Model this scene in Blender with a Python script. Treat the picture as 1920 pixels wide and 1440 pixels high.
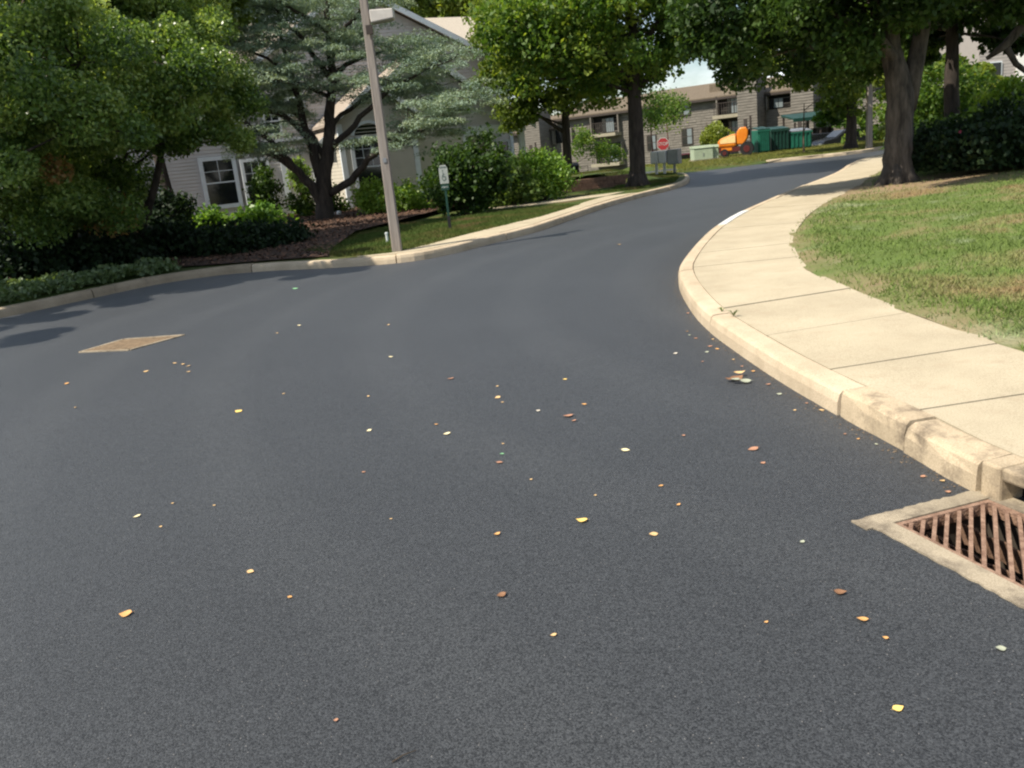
import bpy, math, random
import numpy as np
from mathutils import Vector, Matrix
from mathutils.geometry import delaunay_2d_cdt

for o in list(bpy.data.objects): bpy.data.objects.remove(o)
S = bpy.context.scene
COL = S.collection
R = math.radians
random.seed(7); rng = np.random.default_rng(11)

# ------------------------------------------------------------------ camera
FPX, EYE = 1600.0, 1.6
ROLL = R(6.0); PITCH = math.atan(430*math.cos(ROLL)/FPX)
Fw = Vector((0, math.cos(PITCH), -math.sin(PITCH))); U0 = Vector((0, math.sin(PITCH), math.cos(PITCH))); R0 = Vector((1, 0, 0))
Up = U0*math.cos(ROLL)+R0*math.sin(ROLL); Rt = R0*math.cos(ROLL)-U0*math.sin(ROLL)
cam = bpy.data.cameras.new('camera'); camo = bpy.data.objects.new('camera', cam); COL.objects.link(camo)
m = Matrix((Rt, Up, -Fw)).transposed().to_4x4(); m.translation = Vector((0, 0, EYE)); camo.matrix_world = m
cam.sensor_width = 36; cam.lens = 36*FPX/1920; cam.clip_start = .05; cam.clip_end = 3000
cam.dof.use_dof = False
S.camera = camo

# ------------------------------------------------------------------ world, sun, exposure
SUN_EL = R(53); to_sun = Vector((-.87, -.49, 0)).normalized()*math.cos(SUN_EL)+Vector((0, 0, math.sin(SUN_EL)))
W = bpy.data.worlds.new('World'); S.world = W; W.use_nodes = True
wn = W.node_tree.nodes; wl = W.node_tree.links
for n in list(wn): wn.remove(n)
sky = wn.new('ShaderNodeTexSky'); sky.sky_type = 'NISHITA'; sky.sun_disc = False
sky.sun_elevation = SUN_EL; sky.sun_rotation = math.atan2(to_sun.x, to_sun.y); sky.air_density = 1.0; sky.dust_density = .5
bg = wn.new('ShaderNodeBackground'); bg.inputs[1].default_value = .085
wo = wn.new('ShaderNodeOutputWorld'); tc = wn.new('ShaderNodeTexCoord'); mp = wn.new('ShaderNodeMapping')
mp.inputs['Scale'].default_value = (1, 1, 3.2)
nz = wn.new('ShaderNodeTexNoise'); nz.inputs['Scale'].default_value = 3.4; nz.inputs['Detail'].default_value = 7; nz.inputs['Roughness'].default_value = .58
rp = wn.new('ShaderNodeValToRGB'); rp.color_ramp.elements[0].position = .47; rp.color_ramp.elements[1].position = .68
mx = wn.new('ShaderNodeMixRGB'); mx.inputs[2].default_value = (12.5, 12.9, 13.4, 1)
wl.new(tc.outputs['Generated'], mp.inputs['Vector']); wl.new(mp.outputs[0], nz.inputs['Vector']); wl.new(nz.outputs[0], rp.inputs[0])
wl.new(rp.outputs[0], mx.inputs[0]); wl.new(sky.outputs[0], mx.inputs[1]); wl.new(mx.outputs[0], bg.inputs[0]); wl.new(bg.outputs[0], wo.inputs[0])
sd = bpy.data.lights.new('sun', 'SUN'); sd.energy = 5.0; sd.angle = R(.53); sd.color = (1, .915, .78)
so = bpy.data.objects.new('sun', sd); COL.objects.link(so); so.location = (-30, 3, 30); so.rotation_euler = (-to_sun).to_track_quat('-Z', 'Y').to_euler()
S.view_settings.view_transform = 'Standard'; S.view_settings.look = 'None'; S.view_settings.exposure = 0.55; S.view_settings.gamma = 1
S.render.engine = 'CYCLES'
S.cycles.filter_width = 2.2      # the phone picture is slightly soft
S.cycles.max_bounces = 6; S.cycles.transmission_bounces = 4; S.cycles.diffuse_bounces = 3

# ------------------------------------------------------------------ helpers: survey of the place from the photograph
def ray(px, py): return Fw+(px-960)/FPX*Rt-(py-720)/FPX*Up
def P(px, py, z=0.0):
    d = ray(px, py); t = (z-EYE)/d.z; return Vector((t*d.x, t*d.y, z))
def Q(px, py, Y):
    d = ray(px, py); t = Y/d.y; return Vector((t*d.x, Y, EYE+t*d.z))

def tag(o, label=None, cat=None, group=None, kind=None):
    if label: o['label'] = label
    if cat: o['category'] = cat
    if group: o['group'] = group
    if kind: o['kind'] = kind
    return o
def empty(name, loc, label, cat, group=None, rz=0):
    o = bpy.data.objects.new(name, None); COL.objects.link(o); o.location = loc; o.rotation_euler = (0, 0, rz)
    o.empty_display_size = .2
    return tag(o, label, cat, group)

class MB:
    def __init__(s): s.v = []; s.f = []
    def add(s, vs, fs):
        n = len(s.v); s.v += [tuple(v) for v in vs]; s.f += [tuple(i+n for i in f) for f in fs]; return s
    def box(s, x0, x1, y0, y1, z0, z1):
        return s.add([(x0,y0,z0),(x1,y0,z0),(x1,y1,z0),(x0,y1,z0),(x0,y0,z1),(x1,y0,z1),(x1,y1,z1),(x0,y1,z1)],
                     [(0,3,2,1),(4,5,6,7),(0,1,5,4),(1,2,6,5),(2,3,7,6),(3,0,4,7)])
    def bar(s, a, b, w, h, up=(0,0,1)):
        a = Vector(a); b = Vector(b); d = (b-a).normalized(); u = Vector(up)
        sd_ = d.cross(u)
        if sd_.length < 1e-4: sd_ = d.cross(Vector((1,0,0)))
        sd_.normalize(); u = sd_.cross(d).normalized(); vs = []
        for p in (a, b):
            for sx, sy in ((-1,-1),(1,-1),(1,1),(-1,1)): vs.append(p+sd_*sx*w/2+u*sy*h/2)
        return s.add(vs, [(0,1,2,3),(7,6,5,4),(0,4,5,1),(1,5,6,2),(2,6,7,3),(3,7,4,0)])
    def prism(s, pts, off):   # polygon pts extruded by vector off
        n = len(pts); off = Vector(off); a = [Vector(p) for p in pts]; b = [p+off for p in a]
        fs = [tuple(range(n))[::-1], tuple(range(n, 2*n))]
        for i in range(n): j = (i+1) % n; fs.append((i, j, j+n, i+n))
        return s.add(a+b, fs)
    def tube(s, pts, rad, sides=8, wob=0.0):
        pts = [Vector(p) for p in pts]; n = len(pts); ring = []; ref = Vector((1, .3, .1)).normalized()
        for i, p in enumerate(pts):
            d = (pts[min(i+1, n-1)]-pts[max(i-1, 0)]).normalized()
            a = d.cross(ref)
            if a.length < .05: a = d.cross(Vector((0, 1, 0)))
            a.normalize(); b = d.cross(a)
            for k in range(sides):
                t = 2*math.pi*k/sides; r = rad[i]*(1+wob*(random.random()-.5)*2)
                ring.append(p+a*math.cos(t)*r+b*math.sin(t)*r)
        fs = []
        for i in range(n-1):
            for k in range(sides):
                k2 = (k+1) % sides; fs.append((i*sides+k, i*sides+k2, (i+1)*sides+k2, (i+1)*sides+k))
        fs.append(tuple(range(sides))[::-1]); fs.append(tuple((n-1)*sides+k for k in range(sides)))
        return s.add(ring, fs)
    def build(s, name, mat, parent=None, smooth=False, bevel=0, world=False, kind=None):
        me = bpy.data.meshes.new(name)
        vs = s.v
        if world and parent is not None: l = parent.location; vs = [(v[0]-l.x, v[1]-l.y, v[2]-l.z) for v in vs]
        me.from_pydata(vs, [], s.f); me.materials.append(mat)
        if smooth: me.polygons.foreach_set('use_smooth', [True]*len(me.polygons))
        me.update(); o = bpy.data.objects.new(name, me); COL.objects.link(o)
        if parent is not None: o.parent = parent
        if bevel:
            b = o.modifiers.new('b', 'BEVEL'); b.width = bevel; b.segments = 2; b.limit_method = 'ANGLE'
        if kind: o['kind'] = kind
        return o

def np_mesh(name, V, quads=None, tris=None, mat=None, attr=None, parent=None, loc=None, smooth=False):
    me = bpy.data.meshes.new(name); V = np.asarray(V, dtype=np.float32)
    if loc is not None: V = V-np.array(loc, dtype=np.float32)
    k = 4 if quads is not None else 3; Fa = np.asarray(quads if quads is not None else tris, dtype=np.int32)
    me.vertices.add(len(V)); me.vertices.foreach_set('co', V.ravel())
    me.loops.add(Fa.size); me.loops.foreach_set('vertex_index', Fa.ravel())
    me.polygons.add(len(Fa)); me.polygons.foreach_set('loop_start', np.arange(0, Fa.size, k, dtype=np.int32))
    me.polygons.foreach_set('loop_total', np.full(len(Fa), k, dtype=np.int32))
    if attr is not None:
        a = me.attributes.new('tone', 'FLOAT', 'POINT'); a.data.foreach_set('value', np.asarray(attr, dtype=np.float32))
    me.update(calc_edges=True); me.materials.append(mat)
    o = bpy.data.objects.new(name, me); COL.objects.link(o)
    if parent is not None: o.parent = parent
    elif loc is not None: o.location = loc
    return o

def smooth_line(pts, step=.25):
    pts = [Vector((p[0], p[1])) for p in pts]; out = []; n = len(pts)
    for i in range(n-1):
        p0 = pts[max(i-1, 0)]; p1 = pts[i]; p2 = pts[i+1]; p3 = pts[min(i+2, n-1)]
        k = max(1, int((p2-p1).length/step))
        for j in range(k):
            t = j/k
            out.append(.5*((2*p1)+(-p0+p2)*t+(2*p0-5*p1+4*p2-p3)*t*t+(-p0+3*p1-3*p2+p3)*t**3))
    out.append(pts[-1]); return out
def normals(line):
    out = []
    for i in range(len(line)):
        d = (line[min(i+1, len(line)-1)]-line[max(i-1, 0)]).normalized(); out.append(Vector((-d.y, d.x)))
    return out
def offset(line, d): return [p+n*d for p, n in zip(line, normals(line))]

# ------------------------------------------------------------------ materials
MATS = {}
def nodes(name):
    m_ = bpy.data.materials.new(name); m_.use_nodes = True; nt = m_.node_tree
    return m_, nt, nt.nodes, nt.links, nt.nodes['Principled BSDF']
def mat(name, col, rough=.8, var=.15, scale=6, bump=.0, bscale=40, metal=0, spec=.4, col2=None, coords='Object', stretch=None, detail=5):
    if name in MATS: return MATS[name]
    m_, nt, N, L, B = nodes(name)
    B.inputs['Roughness'].default_value = rough; B.inputs['Metallic'].default_value = metal; B.inputs['Specular IOR Level'].default_value = spec
    t = N.new('ShaderNodeTexCoord'); mpp = N.new('ShaderNodeMapping'); L.new(t.outputs[coords], mpp.inputs[0])
    if stretch: mpp.inputs['Scale'].default_value = stretch
    n1 = N.new('ShaderNodeTexNoise'); n1.inputs['Scale'].default_value = scale; n1.inputs['Detail'].default_value = detail; n1.inputs['Roughness'].default_value = .62
    L.new(mpp.outputs[0], n1.inputs['Vector'])
    r = N.new('ShaderNodeValToRGB'); L.new(n1.outputs[0], r.inputs[0])
    c2 = col2 if col2 else tuple(min(1, c*(1+var)) for c in col); c1 = tuple(c*(1-var) for c in col) if not col2 else col
    r.color_ramp.elements[0].position = .33; r.color_ramp.elements[1].position = .68
    r.color_ramp.elements[0].color = (*c1, 1); r.color_ramp.elements[1].color = (*c2, 1)
    L.new(r.outputs[0], B.inputs['Base Color'])
    if bump:
        n2 = N.new('ShaderNodeTexNoise'); n2.inputs['Scale'].default_value = bscale; n2.inputs['Detail'].default_value = 4
        L.new(mpp.outputs[0], n2.inputs['Vector']); b = N.new('ShaderNodeBump'); b.inputs['Strength'].default_value = bump; b.inputs['Distance'].default_value = .02
        L.new(n2.outputs[0], b.inputs['Height']); L.new(b.outputs[0], B.inputs['Normal'])
    MATS[name] = m_; return m_

def leaf_mat(name, cols, trans=.35, rough=.45, spec=.5):
    m_, nt, N, L, B = nodes(name)
    a = N.new('ShaderNodeAttribute'); a.attribute_name = 'tone'; r = N.new('ShaderNodeValToRGB'); L.new(a.outputs['Fac'], r.inputs[0])
    while len(r.color_ramp.elements) < len(cols): r.color_ramp.elements.new(.5)
    for i, (pos, c) in enumerate(cols): r.color_ramp.elements[i].position = pos; r.color_ramp.elements[i].color = (*c, 1)
    L.new(r.outputs[0], B.inputs['Base Color']); B.inputs['Roughness'].default_value = rough; B.inputs['Specular IOR Level'].default_value = spec
    T = N.new('ShaderNodeBsdfTranslucent'); mg = N.new('ShaderNodeMixRGB'); mg.blend_type = 'MULTIPLY'; mg.inputs[0].default_value = 1
    mg.inputs[2].default_value = (1.5, 1.45, .6, 1); L.new(r.outputs[0], mg.inputs[1]); L.new(mg.outputs[0], T.inputs[0])
    M_ = N.new('ShaderNodeMixShader'); M_.inputs[0].default_value = trans; L.new(B.outputs[0], M_.inputs[1]); L.new(T.outputs[0], M_.inputs[2])
    L.new(M_.outputs[0], N['Material Output'].inputs[0]); return m_

def asphalt_mat():
    m_, nt, N, L, B = nodes('asphalt')
    t = N.new('ShaderNodeTexCoord'); co = t.outputs['Object']
    def noise(s, d=4, rg=.6):
        n = N.new('ShaderNodeTexNoise'); n.inputs['Scale'].default_value = s; n.inputs['Detail'].default_value = d; n.inputs['Roughness'].default_value = rg; L.new(co, n.inputs['Vector']); return n
    n1 = N.new('ShaderNodeTexVoronoi'); n1.inputs['Scale'].default_value = 195; L.new(co, n1.inputs['Vector']); n1b = N.new('ShaderNodeSeparateXYZ'); L.new(n1.outputs['Color'], n1b.inputs[0]); r1 = N.new('ShaderNodeValToRGB'); r1.color_ramp.elements[0].position = .05; r1.color_ramp.elements[1].position = 1
    r1.color_ramp.elements[0].color = (.0095, .011, .013, 1); r1.color_ramp.elements[1].color = (.052, .057, .063, 1); L.new(n1b.outputs[0], r1.inputs[0])
    # large scale mottling of the fresh mat and roller arcs
    n2 = noise(.55, 4, .55); r2 = N.new('ShaderNodeValToRGB'); r2.color_ramp.elements[0].position = .3; r2.color_ramp.elements[1].position = .75
    r2.color_ramp.elements[0].color = (.90, .90, .90, 1); r2.color_ramp.elements[1].color = (1.12, 1.11, 1.10, 1); L.new(n2.outputs[0], r2.inputs[0])
    mu = N.new('ShaderNodeMixRGB'); mu.blend_type = 'MULTIPLY'; mu.inputs[0].default_value = 1; L.new(r1.outputs[0], mu.inputs[1]); L.new(r2.outputs[0], mu.inputs[2])
    # rings left by the roller, centred on the right-hand bend
    mpp = N.new('ShaderNodeMapping'); mpp.inputs['Location'].default_value = (-9, -9.5, 0); L.new(co, mpp.inputs[0])
    wv = N.new('ShaderNodeTexWave'); wv.wave_type = 'RINGS'; wv.rings_direction = 'Z'; wv.inputs['Scale'].default_value = .23; wv.inputs['Distortion'].default_value = 2.2; wv.inputs['Detail'].default_value = 2; wv.inputs['Detail Scale'].default_value = .6
    L.new(mpp.outputs[0], wv.inputs['Vector']); r3 = N.new('ShaderNodeValToRGB'); r3.color_ramp.elements[0].position = .55; r3.color_ramp.elements[1].position = 1
    r3.color_ramp.elements[0].color = (1, 1, 1, 1); r3.color_ramp.elements[1].color = (1.16, 1.15, 1.13, 1); L.new(wv.outputs[0], r3.inputs[0])
    mu2 = N.new('ShaderNodeMixRGB'); mu2.blend_type = 'MULTIPLY'; mu2.inputs[0].default_value = 1; L.new(mu.outputs[0], mu2.inputs[1]); L.new(r3.outputs[0], mu2.inputs[2])
    # single pale stones
    vo = N.new('ShaderNodeTexVoronoi'); vo.inputs['Scale'].default_value = 75; L.new(co, vo.inputs['Vector'])
    r4 = N.new('ShaderNodeValToRGB'); r4.color_ramp.elements[0].position = .10; r4.color_ramp.elements[1].position = .17; r4.color_ramp.elements[0].color = (1, 1, 1, 1); r4.color_ramp.elements[1].color = (0, 0, 0, 1)
    L.new(vo.outputs['Distance'], r4.inputs[0]); sx = N.new('ShaderNodeSeparateXYZ'); L.new(vo.outputs['Color'], sx.inputs[0])
    gt = N.new('ShaderNodeMath'); gt.operation = 'GREATER_THAN'; gt.inputs[1].default_value = .90; L.new(sx.outputs[0], gt.inputs[0])
    mm = N.new('ShaderNodeMath'); mm.operation = 'MULTIPLY'; L.new(gt.outputs[0], mm.inputs[0]); L.new(r4.outputs[0], mm.inputs[1])
    mx2 = N.new('ShaderNodeMixRGB'); mx2.inputs[2].default_value = (.22, .21, .20, 1); L.new(mm.outputs[0], mx2.inputs[0]); L.new(mu2.outputs[0], mx2.inputs[1])
    L.new(mx2.outputs[0], B.inputs['Base Color']); B.inputs['Roughness'].default_value = .6; B.inputs['Specular IOR Level'].default_value = .45; B.inputs['Sheen Weight'].default_value = .17; B.inputs['Sheen Roughness'].default_value = .35; B.inputs['Sheen Tint'].default_value = (.93, .96, 1, 1)
    b = N.new('ShaderNodeBump'); b.inputs['Strength'].default_value = .45; b.inputs['Distance'].default_value = -.004; L.new(n1.outputs['Distance'], b.inputs['Height']); L.new(b.outputs[0], B.inputs['Normal'])
    return m_

def concrete_mat(name, c1, c2, dirt=(.16, .13, .10), dpos=(.54, .78), damt=.6):
    m_, nt, N, L, B = nodes(name); t = N.new('ShaderNodeTexCoord'); g = N.new('ShaderNodeNewGeometry'); co = g.outputs['Position']
    def noise(s, d=5, rg=.6):
        n = N.new('ShaderNodeTexNoise'); n.inputs['Scale'].default_value = s; n.inputs['Detail'].default_value = d; n.inputs['Roughness'].default_value = rg; L.new(co, n.inputs['Vector']); return n
    n1 = noise(1.7); r = N.new('ShaderNodeValToRGB'); r.color_ramp.elements[0].position = .3; r.color_ramp.elements[1].position = .7
    r.color_ramp.elements[0].color = (*c1, 1); r.color_ramp.elements[1].color = (*c2, 1); L.new(n1.outputs[0], r.inputs[0])
    n2 = noise(130, 3, .7); r2 = N.new('ShaderNodeValToRGB'); r2.color_ramp.elements[0].position = .30; r2.color_ramp.elements[1].position = .6
    r2.color_ramp.elements[0].color = (.72, .70, .66, 1); r2.color_ramp.elements[1].color = (1.06, 1.06, 1.05, 1); L.new(n2.outputs[0], r2.inputs[0])
    mu = N.new('ShaderNodeMixRGB'); mu.blend_type = 'MULTIPLY'; mu.inputs[0].default_value = 1; L.new(r.outputs[0], mu.inputs[1]); L.new(r2.outputs[0], mu.inputs[2])
    n3 = noise(5.5, 6, .72); r3 = N.new('ShaderNodeValToRGB'); r3.color_ramp.elements[0].position = dpos[0]; r3.color_ramp.elements[1].position = dpos[1]
    r3.color_ramp.elements[0].color = (0, 0, 0, 1); r3.color_ramp.elements[1].color = (damt, damt, damt, 1); L.new(n3.outputs[0], r3.inputs[0])
    m2 = N.new('ShaderNodeMixRGB'); m2.inputs[2].default_value = (*dirt, 1); L.new(r3.outputs[0], m2.inputs[0]); L.new(mu.outputs[0], m2.inputs[1])
    L.new(m2.outputs[0], B.inputs['Base Color']); B.inputs['Roughness'].default_value = .9; B.inputs['Specular IOR Level'].default_value = .2
    b = N.new('ShaderNodeBump'); b.inputs['Strength'].default_value = .35; b.inputs['Distance'].default_value = .004; L.new(n2.outputs[0], b.inputs['Height']); L.new(b.outputs[0], B.inputs['Normal'])
    return m_

def grass_mat(name, stops, scale=.55, tint=1.0, blades=False, soil=False):
    m_, nt, N, L, B = nodes(name); g = N.new('ShaderNodeNewGeometry'); co = g.outputs['Position']
    n1 = N.new('ShaderNodeTexNoise'); n1.inputs['Scale'].default_value = scale; n1.inputs['Detail'].default_value = 6; n1.inputs['Roughness'].default_value = .66; n1.inputs['Distortion'].default_value = .4; L.new(co, n1.inputs['Vector'])
    r = N.new('ShaderNodeValToRGB'); L.new(n1.outputs[0], r.inputs[0])
    while len(r.color_ramp.elements) < len(stops): r.color_ramp.elements.new(.5)
    for i, (p, c) in enumerate(stops): r.color_ramp.elements[i].position = p; r.color_ramp.elements[i].color = (*[x*tint for x in c], 1)
    out = r.outputs[0]
    if blades:
        a = N.new('ShaderNodeAttribute'); a.attribute_name = 'tone'; r2 = N.new('ShaderNodeValToRGB'); r2.color_ramp.elements[0].color = (.85, .87, .85, 1); r2.color_ramp.elements[1].color = (1.2, 1.16, 1.12, 1); L.new(a.outputs['Fac'], r2.inputs[0])
        mu = N.new('ShaderNodeMixRGB'); mu.blend_type = 'MULTIPLY'; mu.inputs[0].default_value = 1; L.new(out, mu.inputs[1]); L.new(r2.outputs[0], mu.inputs[2]); out = mu.outputs[0]
    if soil:
        a = N.new('ShaderNodeAttribute'); a.attribute_name = 'soil'; ns = N.new('ShaderNodeTexNoise'); ns.inputs['Scale'].default_value = 2.2; ns.inputs['Detail'].default_value = 6; L.new(co, ns.inputs['Vector'])
        md = N.new('ShaderNodeMath'); md.operation = 'ADD'; md.inputs[1].default_value = -.5; L.new(ns.outputs[0], md.inputs[0]); ml = N.new('ShaderNodeMath'); ml.operation = 'MULTIPLY_ADD'; ml.inputs[1].default_value = 1.8; ml.use_clamp = True; L.new(md.outputs[0], ml.inputs[0]); L.new(a.outputs['Fac'], ml.inputs[2])
        ms_ = N.new('ShaderNodeMixRGB'); ms_.inputs[2].default_value = (.30, .215, .135, 1); L.new(ml.outputs[0], ms_.inputs[0]); L.new(out, ms_.inputs[1]); out = ms_.outputs[0]
    L.new(out, B.inputs['Base Color']); B.inputs['Roughness'].default_value = .75; B.inputs['Specular IOR Level'].default_value = .2
    if blades:
        T = N.new('ShaderNodeBsdfTranslucent'); L.new(out, T.inputs[0]); M_ = N.new('ShaderNodeMixShader'); M_.inputs[0].default_value = .3
        L.new(B.outputs[0], M_.inputs[1]); L.new(T.outputs[0], M_.inputs[2]); L.new(M_.outputs[0], N['Material Output'].inputs[0])
    else:
        n2 = N.new('ShaderNodeTexNoise'); n2.inputs['Scale'].default_value = 45; L.new(co, n2.inputs['Vector']); b = N.new('ShaderNodeBump'); b.inputs['Strength'].default_value = .8; b.inputs['Distance'].default_value = .03
        L.new(n2.outputs[0], b.inputs['Height']); L.new(b.outputs[0], B.inputs['Normal'])
    return m_

M_asph = asphalt_mat()
M_walk = concrete_mat('walk concrete', (.40, .345, .25), (.505, .442, .325), (.36, .28, .19))
M_kerb = concrete_mat('kerb concrete', (.43, .35, .25), (.60, .50, .37), (.30, .235, .16))
M_kerbshade = concrete_mat('shaded kerb concrete', (.27, .22, .155), (.42, .345, .25), (.11, .085, .06))  # darker kerb concrete; the tree shade is painted into the colour
M_kerbr = concrete_mat('rough kerb concrete', (.36, .29, .20), (.55, .45, .32), (.12, .095, .07), (.47, .66), .8)
M_kerbwhite = concrete_mat('whitewashed kerb', (.60, .62, .62), (.74, .75, .74), (.4, .36, .3))
M_collar = concrete_mat('inlet concrete', (.27, .23, .17), (.42, .36, .27), (.11, .09, .07), (.45, .65), .8)
LAWN = [(.36, (.27, .195, .10)), (.43, (.21, .21, .085)), (.50, (.135, .195, .05)), (.58, (.125, .175, .045)), (.66, (.28, .33, .18))]
M_lawn = grass_mat('lawn', LAWN, .55, .85, soil=True); M_blade = grass_mat('lawn blades', LAWN, .55, 1.12, True)
VERGE = [(.32, (.17, .12, .06)), (.42, (.10, .11, .03)), (.55, (.06, .10, .02)), (.72, (.10, .14, .03))]
M_verge = grass_mat('verge grass', VERGE, .9, .8); M_vblade = grass_mat('verge blades', VERGE, .9, 1.1, True)
FAR = [(.32, (.20, .16, .07)), (.45, (.16, .16, .04)), (.58, (.12, .145, .03)), (.72, (.16, .175, .05))]
M_far = grass_mat('far grass', FAR, .5, 1); M_farb = grass_mat('far blades', FAR, .5, 1.15, True)
M_mulch = mat('mulch', (.022, .014, .010), .95, col2=(.10, .055, .035), scale=14, bump=.8, bscale=30, coords='Object')
M_earth = mat('earth', (.10, .08, .05), .95, scale=3)
M_bark = mat('bark', (.045, .036, .028), .95, col2=(.16, .125, .09), scale=9, bump=1.0, bscale=28, stretch=(1, 1, .22))
M_barkdark = mat('dark bark', (.022, .018, .015), .95, col2=(.07, .055, .045), scale=9, bump=1.0, bscale=28, stretch=(1, 1, .25))
M_barkmid = mat('mid bark', (.026, .022, .018), .95, col2=(.13, .108, .088), scale=9, bump=1.0, bscale=28, stretch=(1, 1, .22))
M_twig = mat('twig', (.06, .045, .03), .9)
M_redtwig = mat('red bark', (.13, .065, .05), .9)
M_wood = mat('weathered post', (.185, .16, .14), .85, col2=(.30, .265, .235), scale=14, bump=.5, bscale=40, stretch=(1, 1, .08))
M_white = mat('white trim', (.66, .70, .72), .6, var=.05)
M_fixt = mat('fixture', (.50, .47, .43), .5, var=.08)
M_siding = mat('siding', (.53, .50, .47), .7, var=.06, scale=2)
M_siding2 = mat('lower siding', (.53, .49, .41), .7, var=.06, scale=2)
M_shingle = mat('shingle', (.24, .20, .16), .95, col2=(.40, .34, .28), scale=22, bump=.5, bscale=30)
M_shinglelt = mat('light shingle', (.33, .29, .235), .95, col2=(.50, .44, .36), scale=22, bump=.5, bscale=30)
M_bshingle = mat('brown shingle', (.105, .083, .058), .95, col2=(.165, .132, .095), scale=8, bump=.3)
M_aptwall = mat('apartment siding', (.11, .10, .085), .9, col2=(.205, .186, .16), scale=3.5, stretch=(.4, .4, 3))
M_trimdk = mat('brown trim', (.045, .035, .03), .8)
M_slab = mat('balcony slab', (.30, .27, .20), .85)
def glass(name, c, rough=.08):
    m_, nt, N, L, B = nodes(name); B.inputs['Base Color'].default_value = (*c, 1); B.inputs['Roughness'].default_value = rough; B.inputs['Specular IOR Level'].default_value = .6; return m_
M_glass = glass('window glass', (.012, .014, .015)); M_blind = glass('blinds', (.17, .20, .21), .3)
M_void = mat('opening shade', (.008, .007, .006), 1)  # near-black that paints the shade inside balcony openings and the inlet slot
M_rust = mat('rusty iron', (.16, .09, .06), .8, col2=(.34, .22, .155), scale=25, bump=.5, bscale=90)
M_rust2 = mat('rusty web', (.09, .05, .03), .85, col2=(.20, .12, .08), scale=25, bump=.5)
M_green = mat('green enamel', (.010, .115, .075), .6, var=.2)
M_greendk = mat('dark green', (.007, .042, .030), .5, var=.15)
M_red = mat('sign red', (.40, .04, .045), .4, var=.08)
M_signw = mat('sign white', (.55, .60, .58), .4, var=.08)
M_orange = mat('orange paint', (.62, .16, .012), .35, col2=(.72, .24, .02), scale=3)
M_orangelt = mat('sunlit orange hood', (.86, .58, .26), .45, var=.08)  # paler orange with the sunlight on the hood mixed into the colour
M_maroon = mat('maroon', (.09, .02, .02), .35, var=.1)
M_black = mat('black rubber', (.012, .012, .013), .7)
M_dkcar = mat('dark car paint', (.015, .017, .02), .25)
M_chrome = mat('grey metal', (.30, .31, .32), .4, metal=.6)
M_palegreen = mat('pale green cabinet', (.36, .43, .31), .6, var=.08)
M_yellow = mat('yellow paint', (.50, .25, .02), .5)
M_wallstone = mat('wall stone', (.15, .085, .06), .95, col2=(.27, .16, .11), scale=7, bump=.8, bscale=20)
L_left = leaf_mat('glossy dark leaves', [(0, (.050, .100, .022)), (.45, (.14, .23, .055)), (.88, (.33, .42, .13)), (1, (.36, .22, .09))], .45, .34, .5)
L_maple = leaf_mat('maple leaves', [(0, (.038, .090, .014)), (.5, (.105, .19, .032)), (1, (.30, .37, .07))], .5, .5, .3)
L_yel = leaf_mat('yellow green leaves', [(0, (0.068, 0.121, 0.020)), (.5, (0.149, 0.209, 0.034)), (1, (0.270, 0.311, 0.054))], .45)
L_dark = leaf_mat('dark leaves', [(0, (.018, .042, .010)), (.6, (.050, .100, .018)), (1, (.11, .17, .035))], .36, .5, .3)
L_deep = leaf_mat('deep shade leaves', [(0, (.007, .017, .007)), (.6, (.015, .034, .011)), (1, (.034, .062, .016))], .2, .6, .25)  # dark greens lowered further; understory shade is part of the colour
L_bright = leaf_mat('bright shrub leaves', [(0, (0.053, 0.128, 0.021)), (.5, (0.120, 0.240, 0.030)), (1, (0.255, 0.375, 0.053))], .4)
L_cedar = leaf_mat('blue cedar needles', [(0, (.12, .18, .14)), (.55, (.24, .32, .24)), (1, (.40, .47, .30))], .2, .65, .2)
L_cover = leaf_mat('ground cover leaves', [(0, (0.057, 0.098, 0.034)), (.5, (0.115, 0.172, 0.069)), (1, (0.218, 0.276, 0.138))], .3)

# ------------------------------------------------------------------ the ground
RK = [(2.95, .2), (2.62, 1.2), (2.22, 2.4), (1.94, 3.35), (1.88, 3.94), (1.80, 4.66), (1.73, 5.56), (1.70, 7.01), (1.79, 8.2), (1.98, 9.5), (2.23, 10.45), (2.87, 12.29), (3.64, 14.21), (4.86, 16.68), (7.55, 21.33), (9.82, 25.09), (15.1, 34.05), (24, 41), (60, 66)]
WO = [(4.25, .4), (3.75, 1.8), (3.32, 3.2), (3.11, 4.98), (3.06, 6.3), (3.08, 7.52), (3.19, 8.74), (3.55, 10.21), (4.08, 11.76), (5.28, 14.41), (6.45, 16.49), (8.06, 19.09), (10.19, 22.97), (15.6, 31.6), (25, 39.2), (61, 63.5)]
LK = [(-30, 3.5), (-13, 9.2), (-9.5, 11.4), (-7.7, 12.9), (-6.9, 14.2), (-6.2, 15.4), (-5.3, 15.9), (-4.3, 15.8), (-3.2, 15.25), (-2.2, 14.9), (-1.45, 14.85), (-.8, 15.38), (-.33, 16.12), (.76, 17.81), (1.44, 19.35), (2.27, 21.34), (3.24, 23.56), (4.27, 25.4), (5.62, 27.6), (6.67, 30), (7.45, 32.8), (8.05, 36), (8.1, 38), (7.5, 39.3)]
FE = [(7.5, 39.3), (8.3, 39.75), (9.43, 39.9), (13.05, 41.0), (14.6, 41.0), (17.5, 41.2), (24, 46), (60, 70)]

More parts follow.
